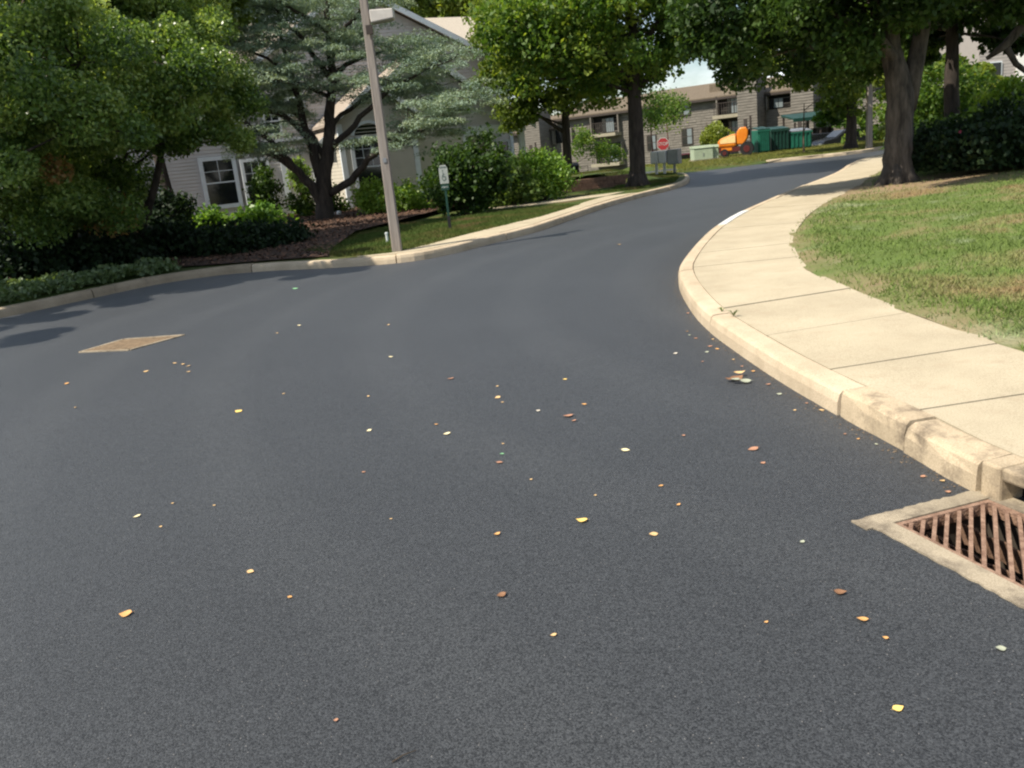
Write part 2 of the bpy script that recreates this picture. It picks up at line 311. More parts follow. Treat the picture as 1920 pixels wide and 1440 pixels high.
def ss(a, b, x): t = min(1, max(0, (x-a)/(b-a))); return t*t*(3-2*t)
def Hg(x, y):      # height of the greens on the left and far side
    z = .135
    D = 1.8-1.15*ss(9, 14, x)
    z -= D*ss(53 if x > 9 else 38.5, 66 if x > 9 else 62, y)
    z += .10*ss(8, 12, x)*ss(41, 50, y)*(1-ss(52, 60, y))
    if 7 < x < 14 and y > 38: z = .006+(z-.006)*max(ss(0, 1.6, y-(39.6+max(0, x-8)*.28)), ss(12.6, 13.4, x), 1-ss(7.2, 8.2, x))
    # terrace behind the low stone wall
    z += .50*ss(30.2, 31.0, y-(x-.5)*.45)*(1-ss(33.5, 37.5, y))*ss(-2.2, -.2, x)*(1-ss(4.3, 7.0, x))
    return z
def PG(px, py):
    z = 0.1
    for _ in range(30): q = P(px, py, z); z = .5*z+.5*Hg(q.x, q.y)
    return Vector((q.x, q.y, z))
def Hl(x, y, d):   # right lawn: d = distance in from the walk
    return .146+.055*ss(.05, .35, d)+.32*ss(.3, 7, d)

def sheet(name, outline, step, zf, material, holes=(), parent=None):
    pts = [Vector(p) for p in outline]; n = len(pts); edges = [(i, (i+1) % n) for i in range(n)]
    xs = [p.x for p in pts]; ys = [p.y for p in pts]
    def inside(x, y, poly):
        c = False; j = len(poly)-1
        for i in range(len(poly)):
            if (poly[i][1] > y) != (poly[j][1] > y) and x < (poly[j][0]-poly[i][0])*(y-poly[i][1])/(poly[j][1]-poly[i][1])+poly[i][0]: c = not c
            j = i
        return c
    al = list(pts)
    for h in holes:
        k = len(al); al += [Vector(q) for q in h]; edges += [(k+i, k+(i+1) % len(h)) for i in range(len(h))]
    if step:
        x = min(xs)
        while x < max(xs):
            y = min(ys)
            while y < max(ys):
                s_ = step
                if inside(x, y, outline): al.append(Vector((x+.01*random.random(), y+.01*random.random())))
                y += s_
            x += step
    v, e, f, *_ = delaunay_2d_cdt(al, edges, [], 0, 1e-5)
    fs = []
    for t in f:
        cx = sum(v[i].x for i in t)/len(t); cy = sum(v[i].y for i in t)/len(t)
        if inside(cx, cy, outline) and not any(inside(cx, cy, h) for h in holes): fs.append(tuple(t))
    mb = MB(); mb.v = [(p.x, p.y, zf(p.x, p.y)) for p in v]; mb.f = fs
    o = mb.build(name, material, parent, smooth=bool(step)); o['kind'] = 'structure'; return o, inside

# inlet frame axes
GA = Vector((.962, .272)); GBv = Vector((.285, -.958)).normalized(); G0 = Vector((1.37, 3.225))
def gp(a, b): return G0+GA*a+GBv*b
pit = [gp(.105, .10), gp(.565, .10), gp(.565, .86), gp(.105, .86)]
sheet('road', [(-48, -14), (48, -14), (62, 72), (5, 45), (-48, 40)], 0, lambda x, y: 0, M_asph, holes=[pit])
MB().add([(-900, -900, -2.2), (900, -900, -2.2), (900, 900, -2.2), (-900, 900, -2.2)], [(0, 1, 2, 3)]).build('ground', M_earth).__setitem__('kind', 'structure')

rk = smooth_line(RK, .16); rki = offset(rk, -.17); wo_ = smooth_line(WO, .3)
lk = smooth_line(LK, .2); lki = offset(lk, .16)
fe = smooth_line(FE, .5)
def seglen(line):
    s_ = [0]
    for a, b in zip(line, line[1:]): s_.append(s_[-1]+(b-a).length)
    return s_
def kerb(root, line, side, joints, w, h, materials, gap=.02):
    s_ = seglen(line); nn = normals(line)
    prof = [(-.0, -.06), (.006, .55*h), (.018, .86*h), (.034, .97*h), (.06, h), (w, h+.004), (w, -.06)]
    def at(t):
        for i in range(len(s_)-1):
            if s_[i+1] >= t:
                k = (t-s_[i])/max(1e-6, s_[i+1]-s_[i]); return line[i].lerp(line[i+1], k), nn[i].lerp(nn[i+1], k)
        return line[-1], nn[-1]
    cuts = [0]+joints+[s_[-1]]
    for ci in range(len(cuts)-1):
        a, b = cuts[ci]+gap/2, cuts[ci+1]-gap/2
        ts = [a]+[t for t in s_ if a+.03 < t < b-.03]+[b]; mb = MB(); vs = []; jit = random.uniform(-.007, .007); jo = random.uniform(-.008, .006); rg = .0055 if (ci < 2 and side < 0) else .0014
        for t in ts:
            p, n = at(t)
            for u, z in prof:
                q = p+n*side*(u+jo+random.uniform(-rg, rg)); vs.append((q.x, q.y, z+jit*(z > 0)+random.uniform(-rg, rg)*(z > 0)))
        m_ = len(prof); fs = []
        for i in range(len(ts)-1):
            for k in range(m_-1): fs.append((i*m_+k, (i+1)*m_+k, (i+1)*m_+k+1, i*m_+k+1))
        fs.append(tuple(range(m_))); fs.append(tuple((len(ts)-1)*m_+k for k in range(m_))[::-1])
        mb.add(vs, fs).build('kerb_block', materials(ci), root)
def struct_root(name):
    o = bpy.data.objects.new(name, None); COL.objects.link(o); o['kind'] = 'structure'; return o

def arc_at_y(line, y, x_min=None):
    s_ = seglen(line)
    for i in range(len(line)-1):
        if (line[i].y-y)*(line[i+1].y-y) <= 0 and line[i+1].y != line[i].y:
            return s_[i]+(s_[i+1]-s_[i])*(y-line[i].y)/(line[i+1].y-line[i].y)
i0 = next(i for i, p in enumerate(rk) if p.y > 3.36)
rk_main = [Vector((1.936, 3.362))]+rk[i0:]
js = [arc_at_y(rk_main, y) for y in (3.92, 4.55, 6.98, 9.6, 12.3, 14.1, 16.2, 18.4, 21.5, 24.6, 28, 31.5, 35, 40)]
kr = struct_root('kerb_right'); kerb(kr, rk_main, -1, js, .17, .15, lambda i: M_kerbr if i < 2 else (M_kerbwhite if i == 6 else M_kerb))
# painted-pale block on the bend is real fresh concrete
kl = struct_root('kerb_left'); tot = seglen(lk)[-1]; jl = [x for x in np.arange(2.2, tot-1, 3.0)]
kerb(kl, lk, 1, jl, .16, .14, lambda i: M_kerbshade if i < 10 else M_kerb)
kf = struct_root('kerb_far'); kerb(kf, fe[next(i for i, p in enumerate(fe) if p.x > 13):], 1, list(np.arange(2.5, 55, 3.0)), .30, .15, lambda i: M_kerb)

# right pavement slabs
def resample(line, n):
    s_ = seglen(line); out = []; j = 0
    for k in range(n):
        t = s_[-1]*k/(n-1)
        while j < len(s_)-2 and s_[j+1] < t: j += 1
        out.append(line[j].lerp(line[j+1], (t-s_[j])/max(1e-9, s_[j+1]-s_[j])))
    return out
def pos_on(line, y):
    for i in range(len(line)-1):
        if (line[i].y-y)*(line[i+1].y-y) <= 0: k = (y-line[i].y)/(line[i+1].y-line[i].y+1e-9); return i+k
def sub(line, a, b):
    out = [line[int(a)].lerp(line[min(int(a)+1, len(line)-1)], a-int(a))]
    out += [line[i] for i in range(int(a)+1, int(b)+1)]
    out.append(line[int(b)].lerp(line[min(int(b)+1, len(line)-1)], b-int(b))); return out
wr = struct_root('pavement_right')
inner = offset(rk, -.176)
cuts = [(.45, .6), (1.7, 2.1), (3.0, 3.25), (4.08, 4.2), (5.0, 5.16), (6.05, 6.27), (7.2, 7.45), (8.45, 8.6), (9.75, 9.65), (10.9, 10.85), (12.2, 11.9), (13.5, 13.1), (14.9, 14.4), (16.5, 15.8), (18.2, 17.3), (20.2, 19.0), (22.4, 21.0), (25.0, 23.2), (28, 26), (31.5, 29), (35.5, 33.5), (44, 42)]
def slabs(root, li, lo, cuts_, z, material, thick=.12, zslope=0):
    for (a0, b0), (a1, b1) in zip(cuts_, cuts_[1:]):
        ia, ib = pos_on(li, a0), pos_on(li, a1); oa, ob = pos_on(lo, b0), pos_on(lo, b1)
        if None in (ia, ib, oa, ob): continue
        e = .008
        A = sub(li, ia+e/.16, ib-e/.16); Bq = sub(lo, oa+e/.3, ob-e/.3); n = 12; A = resample(A, n); Bq = resample(Bq, n)
        dz = random.uniform(-.004, .004); tilt = random.uniform(-.004, .004); mb = MB(); vs = []; fs = []
        for k in range(n):
            for j in range(5):
                q = A[k].lerp(Bq[k], j/4); vs.append((q.x, q.y, z+dz+tilt*(k/n-.5)*2+zslope*j/4))
        for k in range(n):
            vs.append((A[k].x, A[k].y, z-thick)); vs.append((Bq[k].x, Bq[k].y, z-thick))
        for k in range(n-1):
            for j in range(4): fs.append((k*5+j, k*5+j+1, (k+1)*5+j+1, (k+1)*5+j))
            b = n*5+2*k; fs.append((k*5, (k+1)*5, b+2, b)); fs.append((k*5+4, b+1, b+3, (k+1)*5+4))
        fs.append((0, n*5, n*5+1, 4, 3, 2, 1)); k = n-1; fs.append((k*5, k*5+1, k*5+2, k*5+3, k*5+4, n*5+2*k+1, n*5+2*k))
        mb.add(vs, fs).build('paving_slab', material, root)
slabs(wr, inner, wo_, cuts, .150, M_walk, zslope=.01)
# bedding under the joints so they read dark
bed = MB(); ia = resample(inner, 120); ob = resample(wo_, 120); bv = []
for a, b in zip(ia, ob): bv += [(a.x, a.y, .128), (b.x, b.y, .128)]
bed.add(bv, [(2*i, 2*i+1, 2*i+3, 2*i+2) for i in range(119)]).build('joint_bedding', mat('joint dirt', (.10, .075, .05), 1)).__setitem__('kind', 'structure')

# right lawn
wol = resample(wo_, 90)
lawn_out = [(p.x, p.y) for p in offset(wo_, .05)]+[(75, 62), (75, -8), (4.5, -8)]
def dist_walk(x, y):
    return min(math.hypot(p.x-x, p.y-y) for p in wol)
wol_np = np.array([(p.x, p.y) for p in resample(wo_, 260)])
def dwalk(x, y): return float(np.sqrt(((wol_np-np.array([x, y]))**2).sum(1).min()))
def zmany(zf, p):
    if zf is hl_v:
        d = dwalk_v(p); f = lambda a, b: (lambda t: t*t*(3-2*t))(np.clip((d-a)/(b-a), 0, 1)); return .146+.055*f(.05, .35)+.32*f(.3, 7)
    return np.array([zf(x, y) for x, y in p])
def inside_v(p, poly):
    c = np.zeros(len(p), bool); x, y = p[:, 0], p[:, 1]; j = len(poly)-1
    for i in range(len(poly)):
        (xi, yi), (xj, yj) = poly[i], poly[j]
        if yi != yj: c ^= ((yi > y) != (yj > y)) & (x < (xj-xi)*(y-yi)/(yj-yi)+xi)
        j = i
    return c
lawn, ins = sheet('lawn_right', lawn_out, .8, lambda x, y: Hl(x, y, dwalk(x, y)), M_lawn)
def soil_amt(x, y, d): return max(.5*(1-ss(0, .5, d)), .85*(1-ss(.9, 3.2, math.hypot((x-8.6)*.75, y-17.6))))
sa = lawn.data.attributes.new('soil', 'FLOAT', 'POINT')
for i_, v_ in enumerate(lawn.data.vertices): sa.data[i_].value = soil_amt(v_.co.x, v_.co.y, dwalk(v_.co.x, v_.co.y))
# left and far greens
green_out = [(p.x, p.y) for p in lki][::2]+[(p.x, p.y) for p in fe if p.x > 8][::2]+[(75, 75), (75, 150), (-75, 150), (-75, 3.5)]
sheet('grass_verge', green_out, 1.15, Hg, M_verge)

def hl_v(x, y): return Hl(x, y, dwalk(x, y))
def blades(name, label, sampler, n, hmin, hmax, zf, material, w=.006, lean=.5):
    pts = sampler(n); n = len(pts)
    z = zmany(zf, pts); a = rng.uniform(0, 2*np.pi, n); h = rng.uniform(hmin, hmax, n); ww = w*(1+.25*np.hypot(pts[:, 0], pts[:, 1])/4)
    dx, dy = np.cos(a), np.sin(a); lx = rng.normal(0, lean, n)*h; ly = rng.normal(0, lean, n)*h
    V = np.empty((n, 3, 3)); V[:, 0] = np.c_[pts[:, 0]-dx*ww, pts[:, 1]-dy*ww, z-.004]; V[:, 1] = np.c_[pts[:, 0]+dx*ww, pts[:, 1]+dy*ww, z-.004]
    V[:, 2] = np.c_[pts[:, 0]+lx, pts[:, 1]+ly, z+h]
    t = np.repeat(rng.uniform(0, 1, n), 3)
    o = np_mesh(name, V.reshape(-1, 3), tris=np.arange(3*n).reshape(-1, 3), mat=material, attr=t)
    tag(o, label, 'grass', None, 'stuff'); return o
def dwalk_v(p):
    out = np.empty(len(p))
    for i in range(0, len(p), 4000):
        q = p[i:i+4000]; out[i:i+4000] = np.sqrt(((q[:, None]-wol_np[None])**2).sum(2).min(1))
    return out
def lawn_sampler(n):
    # more blades near, fewer far, inside the lawn
    r = 4.5*np.exp(rng.uniform(0, 1, n*2)*math.log(24/4.5)); th = rng.uniform(R(2), R(62), n*2); p = np.c_[r*np.sin(th), r*np.cos(th)]
    keep = inside_v(p, lawn_out); p = p[keep]; d = dwalk_v(p)
    thin = (np.sin(p[:, 0]*1.9+1)*np.sin(p[:, 1]*1.3)+rng.uniform(-1, 1, len(p))) > -.75
    edge = (rng.uniform(0, .5, len(p)) < d+.1) & (d > .035)
    bare = .5*np.clip(1-d/.3, 0, 1)+.85*np.clip(1-(np.hypot((p[:, 0]-8.6)*.75, p[:, 1]-17.6)-.9)/2.3, 0, 1)
    return p[thin & edge & (rng.uniform(0, 1, len(p)) > bare)][:n]
_lh = {}
blades('lawn_grass', 'patchy sunlit lawn grass with dry tan spots right of the pavement', lawn_sampler, 90000, .022, .055, hl_v, M_blade, .0045, .7)

def poly_sampler(poly):
    def f(n):
        xs = [p[0] for p in poly]; ys = [p[1] for p in poly]; out = []
        p = np.c_[rng.uniform(min(xs), max(xs), n*3), rng.uniform(min(ys), max(ys), n*3)]
        return p[inside_v(p, poly)][:n]
    return f
LWO = [(-2.7, 15.3), (-1.95, 15.0), (-1.35, 15.6), (-.75, 16.9), (.10, 18.5), (1.0, 19.9), (1.95, 22.1), (2.65, 24.1), (3.7, 26.2)]
verge_poly = [(-3.9, 17.4), (-2.9, 15.6), (-1.95, 15.1), (-1.3, 15.75), (-.8, 17), (.1, 18.5), (1.0, 19.9), (1.8, 21.8), (2.3, 23.0), (1.6, 23.6), (.4, 23.3), (-2, 22.8), (-3.4, 21.5)]
blades('verge_grass', 'shaded green grass around the wooden lamp post', poly_sampler(verge_poly), 42000, .03, .085, lambda x, y: Hg(x, y), M_vblade, .004, .6)
far_poly = [(8.6, 40.2), (13, 41.6), (17.5, 41.8), (24, 46.6), (27, 52), (9, 54), (7.4, 44), (7.6, 40.3)]
blades('bank_grass', 'dry yellow-green grass bank beyond the road bend', poly_sampler(far_poly), 30000, .04, .10, Hg, M_farb, .004, .6)
isl = [(4.9, 28), (6.2, 29.7), (7.1, 33), (7.7, 36.4), (7.5, 38.6), (5, 36.5), (3, 33), (4.6, 31.8), (4, 29), (3.4, 28.6), (2.9, 27.6)]
blades('island_grass', 'green grass on the kerbed point under the large maple', poly_sampler(isl), 26000, .04, .09, Hg, M_vblade, .004, .6)

# left pavement: slabs behind the kerb
wl_ = struct_root('pavement_left')
lk_in = offset(lk, .166); st = next(i for i, p in enumerate(lk_in) if p.x > -2.35); lkp = [p for p in lk_in[st:] if p.y < 33]
lo_ = smooth_line([(-2.5, 15.25), (-1.9, 15.22), (-1.35, 15.9), (-.8, 17), (.05, 18.55), (.95, 19.95), (1.9, 22.1), (2.55, 23.9), (3.4, 25.6)], .3)
def strip(root, A, Bq, nslab, z, material):
    A = resample(A, nslab*6+1); Bq = resample(Bq, nslab*6+1)
    for s_ in range(nslab):
        a = A[s_*6:s_*6+7]; b = Bq[s_*6:s_*6+7]; e = .02; a = a[:]; b = b[:]
        a[0] = a[0].lerp(a[1], e*2); b[0] = b[0].lerp(b[1], e*2); dz = random.uniform(-.004, .004)
        pts = [(p.x, p.y, z+dz-.1) for p in a]+[(p.x, p.y, z+dz-.1) for p in b[::-1]]
        MB().prism(pts, (0, 0, .1)).build('paving_slab', material, root)
ka = [p for p in lkp if p.y < 25.8]
strip(wl_, ka, lo_, 10, .155, M_walk)
pl = struct_root('path')
strip(pl, smooth_line([(3.35, 25.7), (1.9, 25.2), (.9, 25.1), (-.2, 25.3)], .4), smooth_line([(4.1, 27.0), (2.1, 26.5), (.9, 26.1), (-.2, 26.1)], .4), 3, .152, M_walk)

# mulch bed
mulch_poly = [(-30, 8), (-14, 12.5), (-9.6, 14.6), (-7.4, 16.2), (-6.3, 16.8), (-5.0, 16.3), (-4.2, 16.1), (-3.1, 15.75), (-3.3, 17.4), (-3.3, 20.5), (-2.2, 23.5), (-1.5, 26), (.3, 27), (1.4, 28.4), (-2.4, 33), (-30, 35)]
sheet('mulch_bed', mulch_poly, 1.4, lambda x, y: Hg(x, y)+.03+.10*ss(16.5, 22, y), M_mulch)
def chips(n, poly, size, zf, material, name, label):
    p = poly_sampler(poly)(n); n = len(p); z = np.array([zf(x, y) for x, y in p])+rng.uniform(.005, .03, n); a = rng.uniform(0, 6.28, n)
    d = np.c_[np.cos(a), np.sin(a), rng.normal(0, .35, n)]*rng.uniform(.4, 1, n)[:, None]*size; e = np.c_[-np.sin(a), np.cos(a), rng.normal(0, .35, n)]*size*.35; c = np.c_[p, z]
    V = np.stack([c-d-e, c+d-e, c+d+e, c-d+e], 1).reshape(-1, 3)
    tag(np_mesh(name, V, quads=np.arange(4*n).reshape(-1, 4), mat=material), label, 'mulch', None, 'stuff')
chips(26000, [q for q in mulch_poly if q[1] > 0 and q[0] > -16]+[(-16, 34), (-16, 12)], .045, lambda x, y: Hg(x, y)+.03+.10*ss(16.5, 22, y), mat('chips', (.05, .028, .018), .95, col2=(.20, .11, .07), scale=9), 'bark_mulch', 'red-brown bark mulch chips under the left trees')

# ------------------------------------------------------------------ storm inlet in the kerb, lower right
inl = empty('storm_drain', (G0.x, G0.y, 0), 'rusty diagonal-barred storm drain grate set in concrete at the right kerb', 'drain')
def g3(a, b, z): q = gp(a, b); return (q.x, q.y, z)
def gbox(mb, a0, a1, b0, b1, z0, z1): return mb.prism([g3(a0, b0, z0), g3(a1, b0, z0), g3(a1, b1, z0), g3(a0, b1, z0)], (0, 0, z1-z0))
cm = MB()
def rough_edge(mb, a0, a1, b0, b1, side):
    pass
# collar: four concrete bars with ragged outer edge
def collar(mb, p, q, wid, inward):
    p = Vector(p); q = Vector(q); n = 26; d = (q-p); pts = []
    for i in range(n+1): c = p+d*i/n; pts.append(c-inward*random.uniform(-.004, .009))
    for i in range(n, -1, -1): c = p+d*i/n; pts.append(c+inward*wid)
    mb.prism([(c.x, c.y, -.08) for c in pts], (0, 0, .088))
collar(cm, gp(-.035, 0), gp(.60, 0), .088, GBv)
collar(cm, gp(0, .0885), gp(0, .98), .09, GA)
collar(cm, gp(.60, .98), gp(.0, .98), .088, -GBv)
cm.build('collar', M_collar, inl, world=True)
gbox(MB(), .572, .66, .0885, .89, -.08, .0065).build('inner_collar', M_collar, inl, world=True)
fr = MB(); a0, a1, b0, b1 = .092, .571, .090, .885; t_ = .022
gbox(fr, a0, a1, b0, b0+t_, -.05, .002); gbox(fr, a0, a1, b1-t_, b1, -.05, .002); gbox(fr, a0, a0+t_, b0+t_, b1-t_, -.05, .002); gbox(fr, a1-t_, a1, b0+t_, b1-t_, -.05, .002)
fr.build('grate_frame', M_rust, inl, world=True)
ia0, ia1, ib0, ib1 = a0+t_, a1-t_, b0+t_, b1-t_
# diagonal bars a - b = const mapped so that bars run away from the viewer
def clip_diag(c):   # points with (a-ia0) - (b1-b)... bars along direction (1,-1)
    pts = []
    for a in (ia0, ia1):
        b = c-a
        if ib0 <= b <= ib1: pts.append((a, b))
    for b in (ib0, ib1):
        a = c-b
        if ia0 < a < ia1: pts.append((a, b))
    pts.sort(); return (pts[0], pts[-1]) if len(pts) >= 2 and (abs(pts[0][0]-pts[-1][0]) > .015) else None
c = ia0+ib0+.045
while c < ia1+ib1:
    k = clip_diag(c)
    if k:
        (p0, q0), (p1, q1) = k
        mb = MB(); mb.bar(g3(p0, q0, -.009), g3(p1, q1, -.009), .0155, .018); mb.build('bar', M_rust, inl, world=True)
    c += .060
for a in (.24, .41):
    mb = MB(); n = 16; prev = None
    for i in range(n):
        b = ib0+(ib1-ib0)*i/(n-1); w_ = .012*math.sin(i*1.9); pt = g3(a+w_, b, -.105)
        if prev: mb.bar(prev, pt, .010, .085)
        prev = pt
    mb.build('cross_web', M_rust2, inl, world=True)
pm = MB(); Z = -.75
cs = [(ia0-.01, ib0-.01), (ia1+.012, ib0-.01), (ia1+.012, ib1+.01), (ia0-.01, ib1+.01)]
top = [g3(a, b, -.05) for a, b in cs]; bot = [g3(a, b, Z) for a, b in cs]
pm.add(top+bot, [(4, 5, 6, 7), (0, 1, 5, 4), (1, 2, 6, 5), (2, 3, 7, 6), (3, 0, 4, 7)]).build('pit', mat('pit wall', (.05, .04, .03), .95), inl, world=True)
# kerb inlet hood: kerb block with a dark slot beside the grate
hood = MB(); c0 = Vector((1.94, 3.352)); 
def hp(a, b, z): q = c0+GA*a+GBv*b; return (q.x, q.y, z)
def hb(mb, a0, a1, b0, b1, z0, z1): return mb.prism([hp(a0, b0, z0), hp(a1, b0, z0), hp(a1, b1, z0), hp(a0, b1, z0)], (0, 0, z1-z0))
hb(hood, 0, .17, 0, .10, -.06, .156); hb(hood, 0, .17, .102, .74, .098, .156); hb(hood, 0, .17, .742, 2.9, -.06, .156)
ho = hood.build('inlet_hood', M_kerbr, inl, bevel=.012, world=True)
v_ = MB(); hb(v_, .12, .165, .101, .741, -.055, .0965); v_.build('inlet_throat', M_void, inl, world=True)
# second drain, flat in the middle distance
D = [P(150, 661), P(232, 637), P(345, 629), P(243, 657)]
dr = empty('storm_drain', (-4.2, 9.42, 0), 'flat rusty drain grate with pale rim sunk in the asphalt at left', 'drain')
ctr = sum(D, Vector())/4
rim = MB()
for i in range(4):
    a, b = D[i], D[(i+1) % 4]; rim.bar(Vector((a.x, a.y, .004)), Vector((b.x, b.y, .004)), .04, .014)
rim.build('rim', M_collar, dr, world=True)
M_tanrust = mat('tan rust', (.17, .125, .08), .85, col2=(.30, .22, .14), scale=12); MB().prism([(*(p.lerp(ctr, .06)).xy, .001) for p in D], (0, 0, .003)).build('plate', M_tanrust, dr, world=True)
for i in range(1, 12):
    k = i/12; a = D[0].lerp(D[1], k).lerp(ctr, .04); b = D[3].lerp(D[2], k).lerp(ctr, .04)
    MB().bar(Vector((a.x, a.y, .008)), Vector((b.x, b.y, .008)), .016, .007).build('bar', M_tanrust, dr, world=True)

# ------------------------------------------------------------------ vegetation engine
def leaf_cloud(C_, size, mat_, name, parent, tone, flat=.35, elong=1.6, up=.25, szvar=.35, hang=0):
    n = len(C_); nr = rng.normal(0, 1, (n, 3)); nr[:, 2] = np.abs(nr[:, 2])*(.5+up)+up*.5; nr /= np.linalg.norm(nr, axis=1)[:, None]
    t = rng.normal(0, 1, (n, 3)); t[:, 2] -= hang; t -= (t*nr).sum(1)[:, None]*nr; t /= np.linalg.norm(t, axis=1)[:, None]+1e-9; b = np.cross(nr, t)
    s_ = size*(1+rng.uniform(-szvar, szvar, n)); L_ = (s_*elong/2)[:, None]; W_ = (s_/2)[:, None]
    fold = nr*(s_*.16)[:, None]
    V = np.stack([C_-t*L_, C_+b*W_+fold-t*L_*.1, C_+t*L_, C_-b*W_+fold-t*L_*.1], 1).reshape(-1, 3)
    return np_mesh(name, V, quads=np.arange(4*n).reshape(-1, 4), mat=mat_, attr=np.repeat(tone, 4), parent=parent, loc=parent.location)

def clumps_in(lobes, per, shell=.55):
    out = []
    for (c, r) in lobes:
        r = np.array(r); vol = float(np.prod(r))**(2/3); k = max(4, int(per*vol))
        d = rng.normal(0, 1, (k, 3)); d /= np.linalg.norm(d, axis=1)[:, None]; d[:, 2] = np.where(d[:, 2] < -.55, -d[:, 2], d[:, 2])
        rr = rng.uniform(shell, 1.02, k)[:, None]; p = np.array(c)+d*rr*r; out.append((p, np.array(c)))
    return out

def make_tree(name, label, base, lobes, trunk, n_leaves, size, leafm, barkm, per=9, crad=.42, cflat=.55, tone_mu=.45, tone_sd=.18, group=None, extra=None, cat='tree', zmin=None, brn=0.0, elong=1.6, forks=None, tw=.018, lsd=.15):
    """trunk: list of (point, radius) from the ground up; limbs run from it to each lobe, twigs from there to each clump"""
    root = empty(name, base, label, cat, group)
    mb = MB(); pts = [Vector(p) for p, r in trunk]; rad = [r for p, r in trunk]
    # subdivide for a natural wobble
    P2 = []; R2 = []
    for i in range(len(pts)-1):
        for k in range(4):
            t = k/4; q = pts[i].lerp(pts[i+1], t); j = rad[i]*.06 if (i or k) else 0
            P2.append(q+Vector((random.uniform(-j, j), random.uniform(-j, j), 0))); R2.append(rad[i]*(1-t)+rad[i+1]*t)
    P2.append(pts[-1]); R2.append(rad[-1]); mb.tube(P2, R2, 14, .045)
    # root flare
    r0 = rad[0]
    for k in range(6):
        a = k*1.05+random.uniform(-.25, .25); q = pts[0]
        mb.tube([q+Vector((math.cos(a)*r0*.25, math.sin(a)*r0*.25, r0*1.8)), q+Vector((math.cos(a)*r0*.8, math.sin(a)*r0*.8, r0*.55)), q+Vector((math.cos(a)*r0*1.65, math.sin(a)*r0*1.65, -.06))], [r0*.55, r0*.42, r0*.16], 7)
    for fk in (forks or []):
        fp = [Vector(p) for p, r in fk]; fr_ = [r for p, r in fk]; mb.tube(fp, fr_, 10, .06)
    mb.build('trunk', barkm, root, smooth=True, world=True)
    cl = clumps_in(lobes, per); br = MB(); allc = []
    stem = P2[len(P2)//2:]
    for p, c in cl:
        c = Vector(c); s0 = min(stem, key=lambda q: (q-c).length+max(0, q.z-c.z+.3)*1.5)
        r1 = max(.025, min(.07, r0*.2)); mid = s0.lerp(c, .5)+Vector((random.uniform(-.25, .25), random.uniform(-.25, .25), .25))
        br.tube([s0, mid, c], [r1, r1*.75, r1*.45], 6, .05)
        for i, q in enumerate(p):
            allc.append(q)
            if i % 2 == 0:
                q = Vector(q); m_ = c.lerp(q, .5)+Vector((random.uniform(-.2, .2), random.uniform(-.2, .2), random.uniform(-.05, .2)))
                br.tube([c, m_, q], [r1*.35, tw*1.3, tw*.5], 4)
    br.build('branches', barkm, root, world=True)
    A = np.array(allc); idx = rng.integers(0, len(A), n_leaves); sz = rng.uniform(.7, 1.35, len(A))
    off = rng.normal(0, 1, (n_leaves, 3)); off /= (np.linalg.norm(off, axis=1)[:, None]+1e-9); off *= rng.uniform(.15, 1, n_leaves)[:, None]**.6
    off *= np.array([1, 1, cflat])*crad*sz[idx][:, None]
    off[:, 2] -= .25*(off[:, 0]**2+off[:, 1]**2)/crad
    C_ = A[idx]+off
    if zmin is not None: keep = C_[:, 2] > zmin; C_ = C_[keep]; idx = idx[keep]
    ct = rng.normal(tone_mu, tone_sd, len(A)); tone = np.clip(ct[idx]+rng.normal(0, lsd, len(C_)), 0, .88)
    if brn:
        bc = rng.uniform(0, 1, len(A)) < brn; tone = np.where(bc[idx] & (rng.uniform(0, 1, len(C_)) < .7), 1.0, tone)
    leaf_cloud(C_, size, leafm, 'crown', root, tone, elong=elong)
    return root

def lob(px, py, Y, rx, ry=None, rz=None):
    q = Q(px, py, Y); return ((q.x, q.y, q.z), (rx, ry or rx, rz or rx))
def T(px, py, Y, r): return (Q(px, py, Y), r)

# --- big glossy trees on the left
bz = .16
make_tree('broadleaf_tree', 'dense glossy dark green tree at far left overhanging the parking edge', (-10.3, 15.6, bz),
    [lob(20, 60, 16.6, 1.8, 1.5, 1.4), lob(120, 250, 14.9, 1.4, 1.3, 1.0), lob(-60, 240, 15.0, 1.5, 1.4, 1.1), lob(40, -90, 18, 2, 1.6, 1.4), lob(-160, 80, 17.5, 2, 1.6, 1.5), lob(30, 340, 15.4, 1.2, 1.2, .7), lob(-90, -160, 18, 2.0, 1.6, 1.3), lob(150, 120, 15.6, 1.2, 1.2, 1.1), lob(20, 400, 16.5, 1.3, 1.2, .6), lob(110, 390, 16.5, 1.1, 1.2, .55), lob(-40, 330, 15.5, 1.2, 1.2, .7), lob(-30, 150, 15, 1.5, 1.3, 1.0), lob(60, 180, 14.6, 1.1, .9, .8)],
    [((-10.3, 15.6, .05), .17), ((-10.1, 15.7, 1.2), .13), ((-9.9, 15.7, 2.4), .11), ((-9.8, 15.7, 4.2), .06)], 150000, .046, L_left, M_barkdark, per=11, crad=.43, cflat=.85, tone_sd=.2, lsd=.2, brn=.02, elong=1.7,
    forks=[[((-10.2, 15.6, .6), .1), ((-9.5, 15.8, 1.6), .08), ((-8.9, 15.9, 2.7), .05)], [((-10.3, 15.6, .8), .1), ((-11.2, 15.6, 1.9), .08), ((-11.8, 15.8, 3), .05)]])
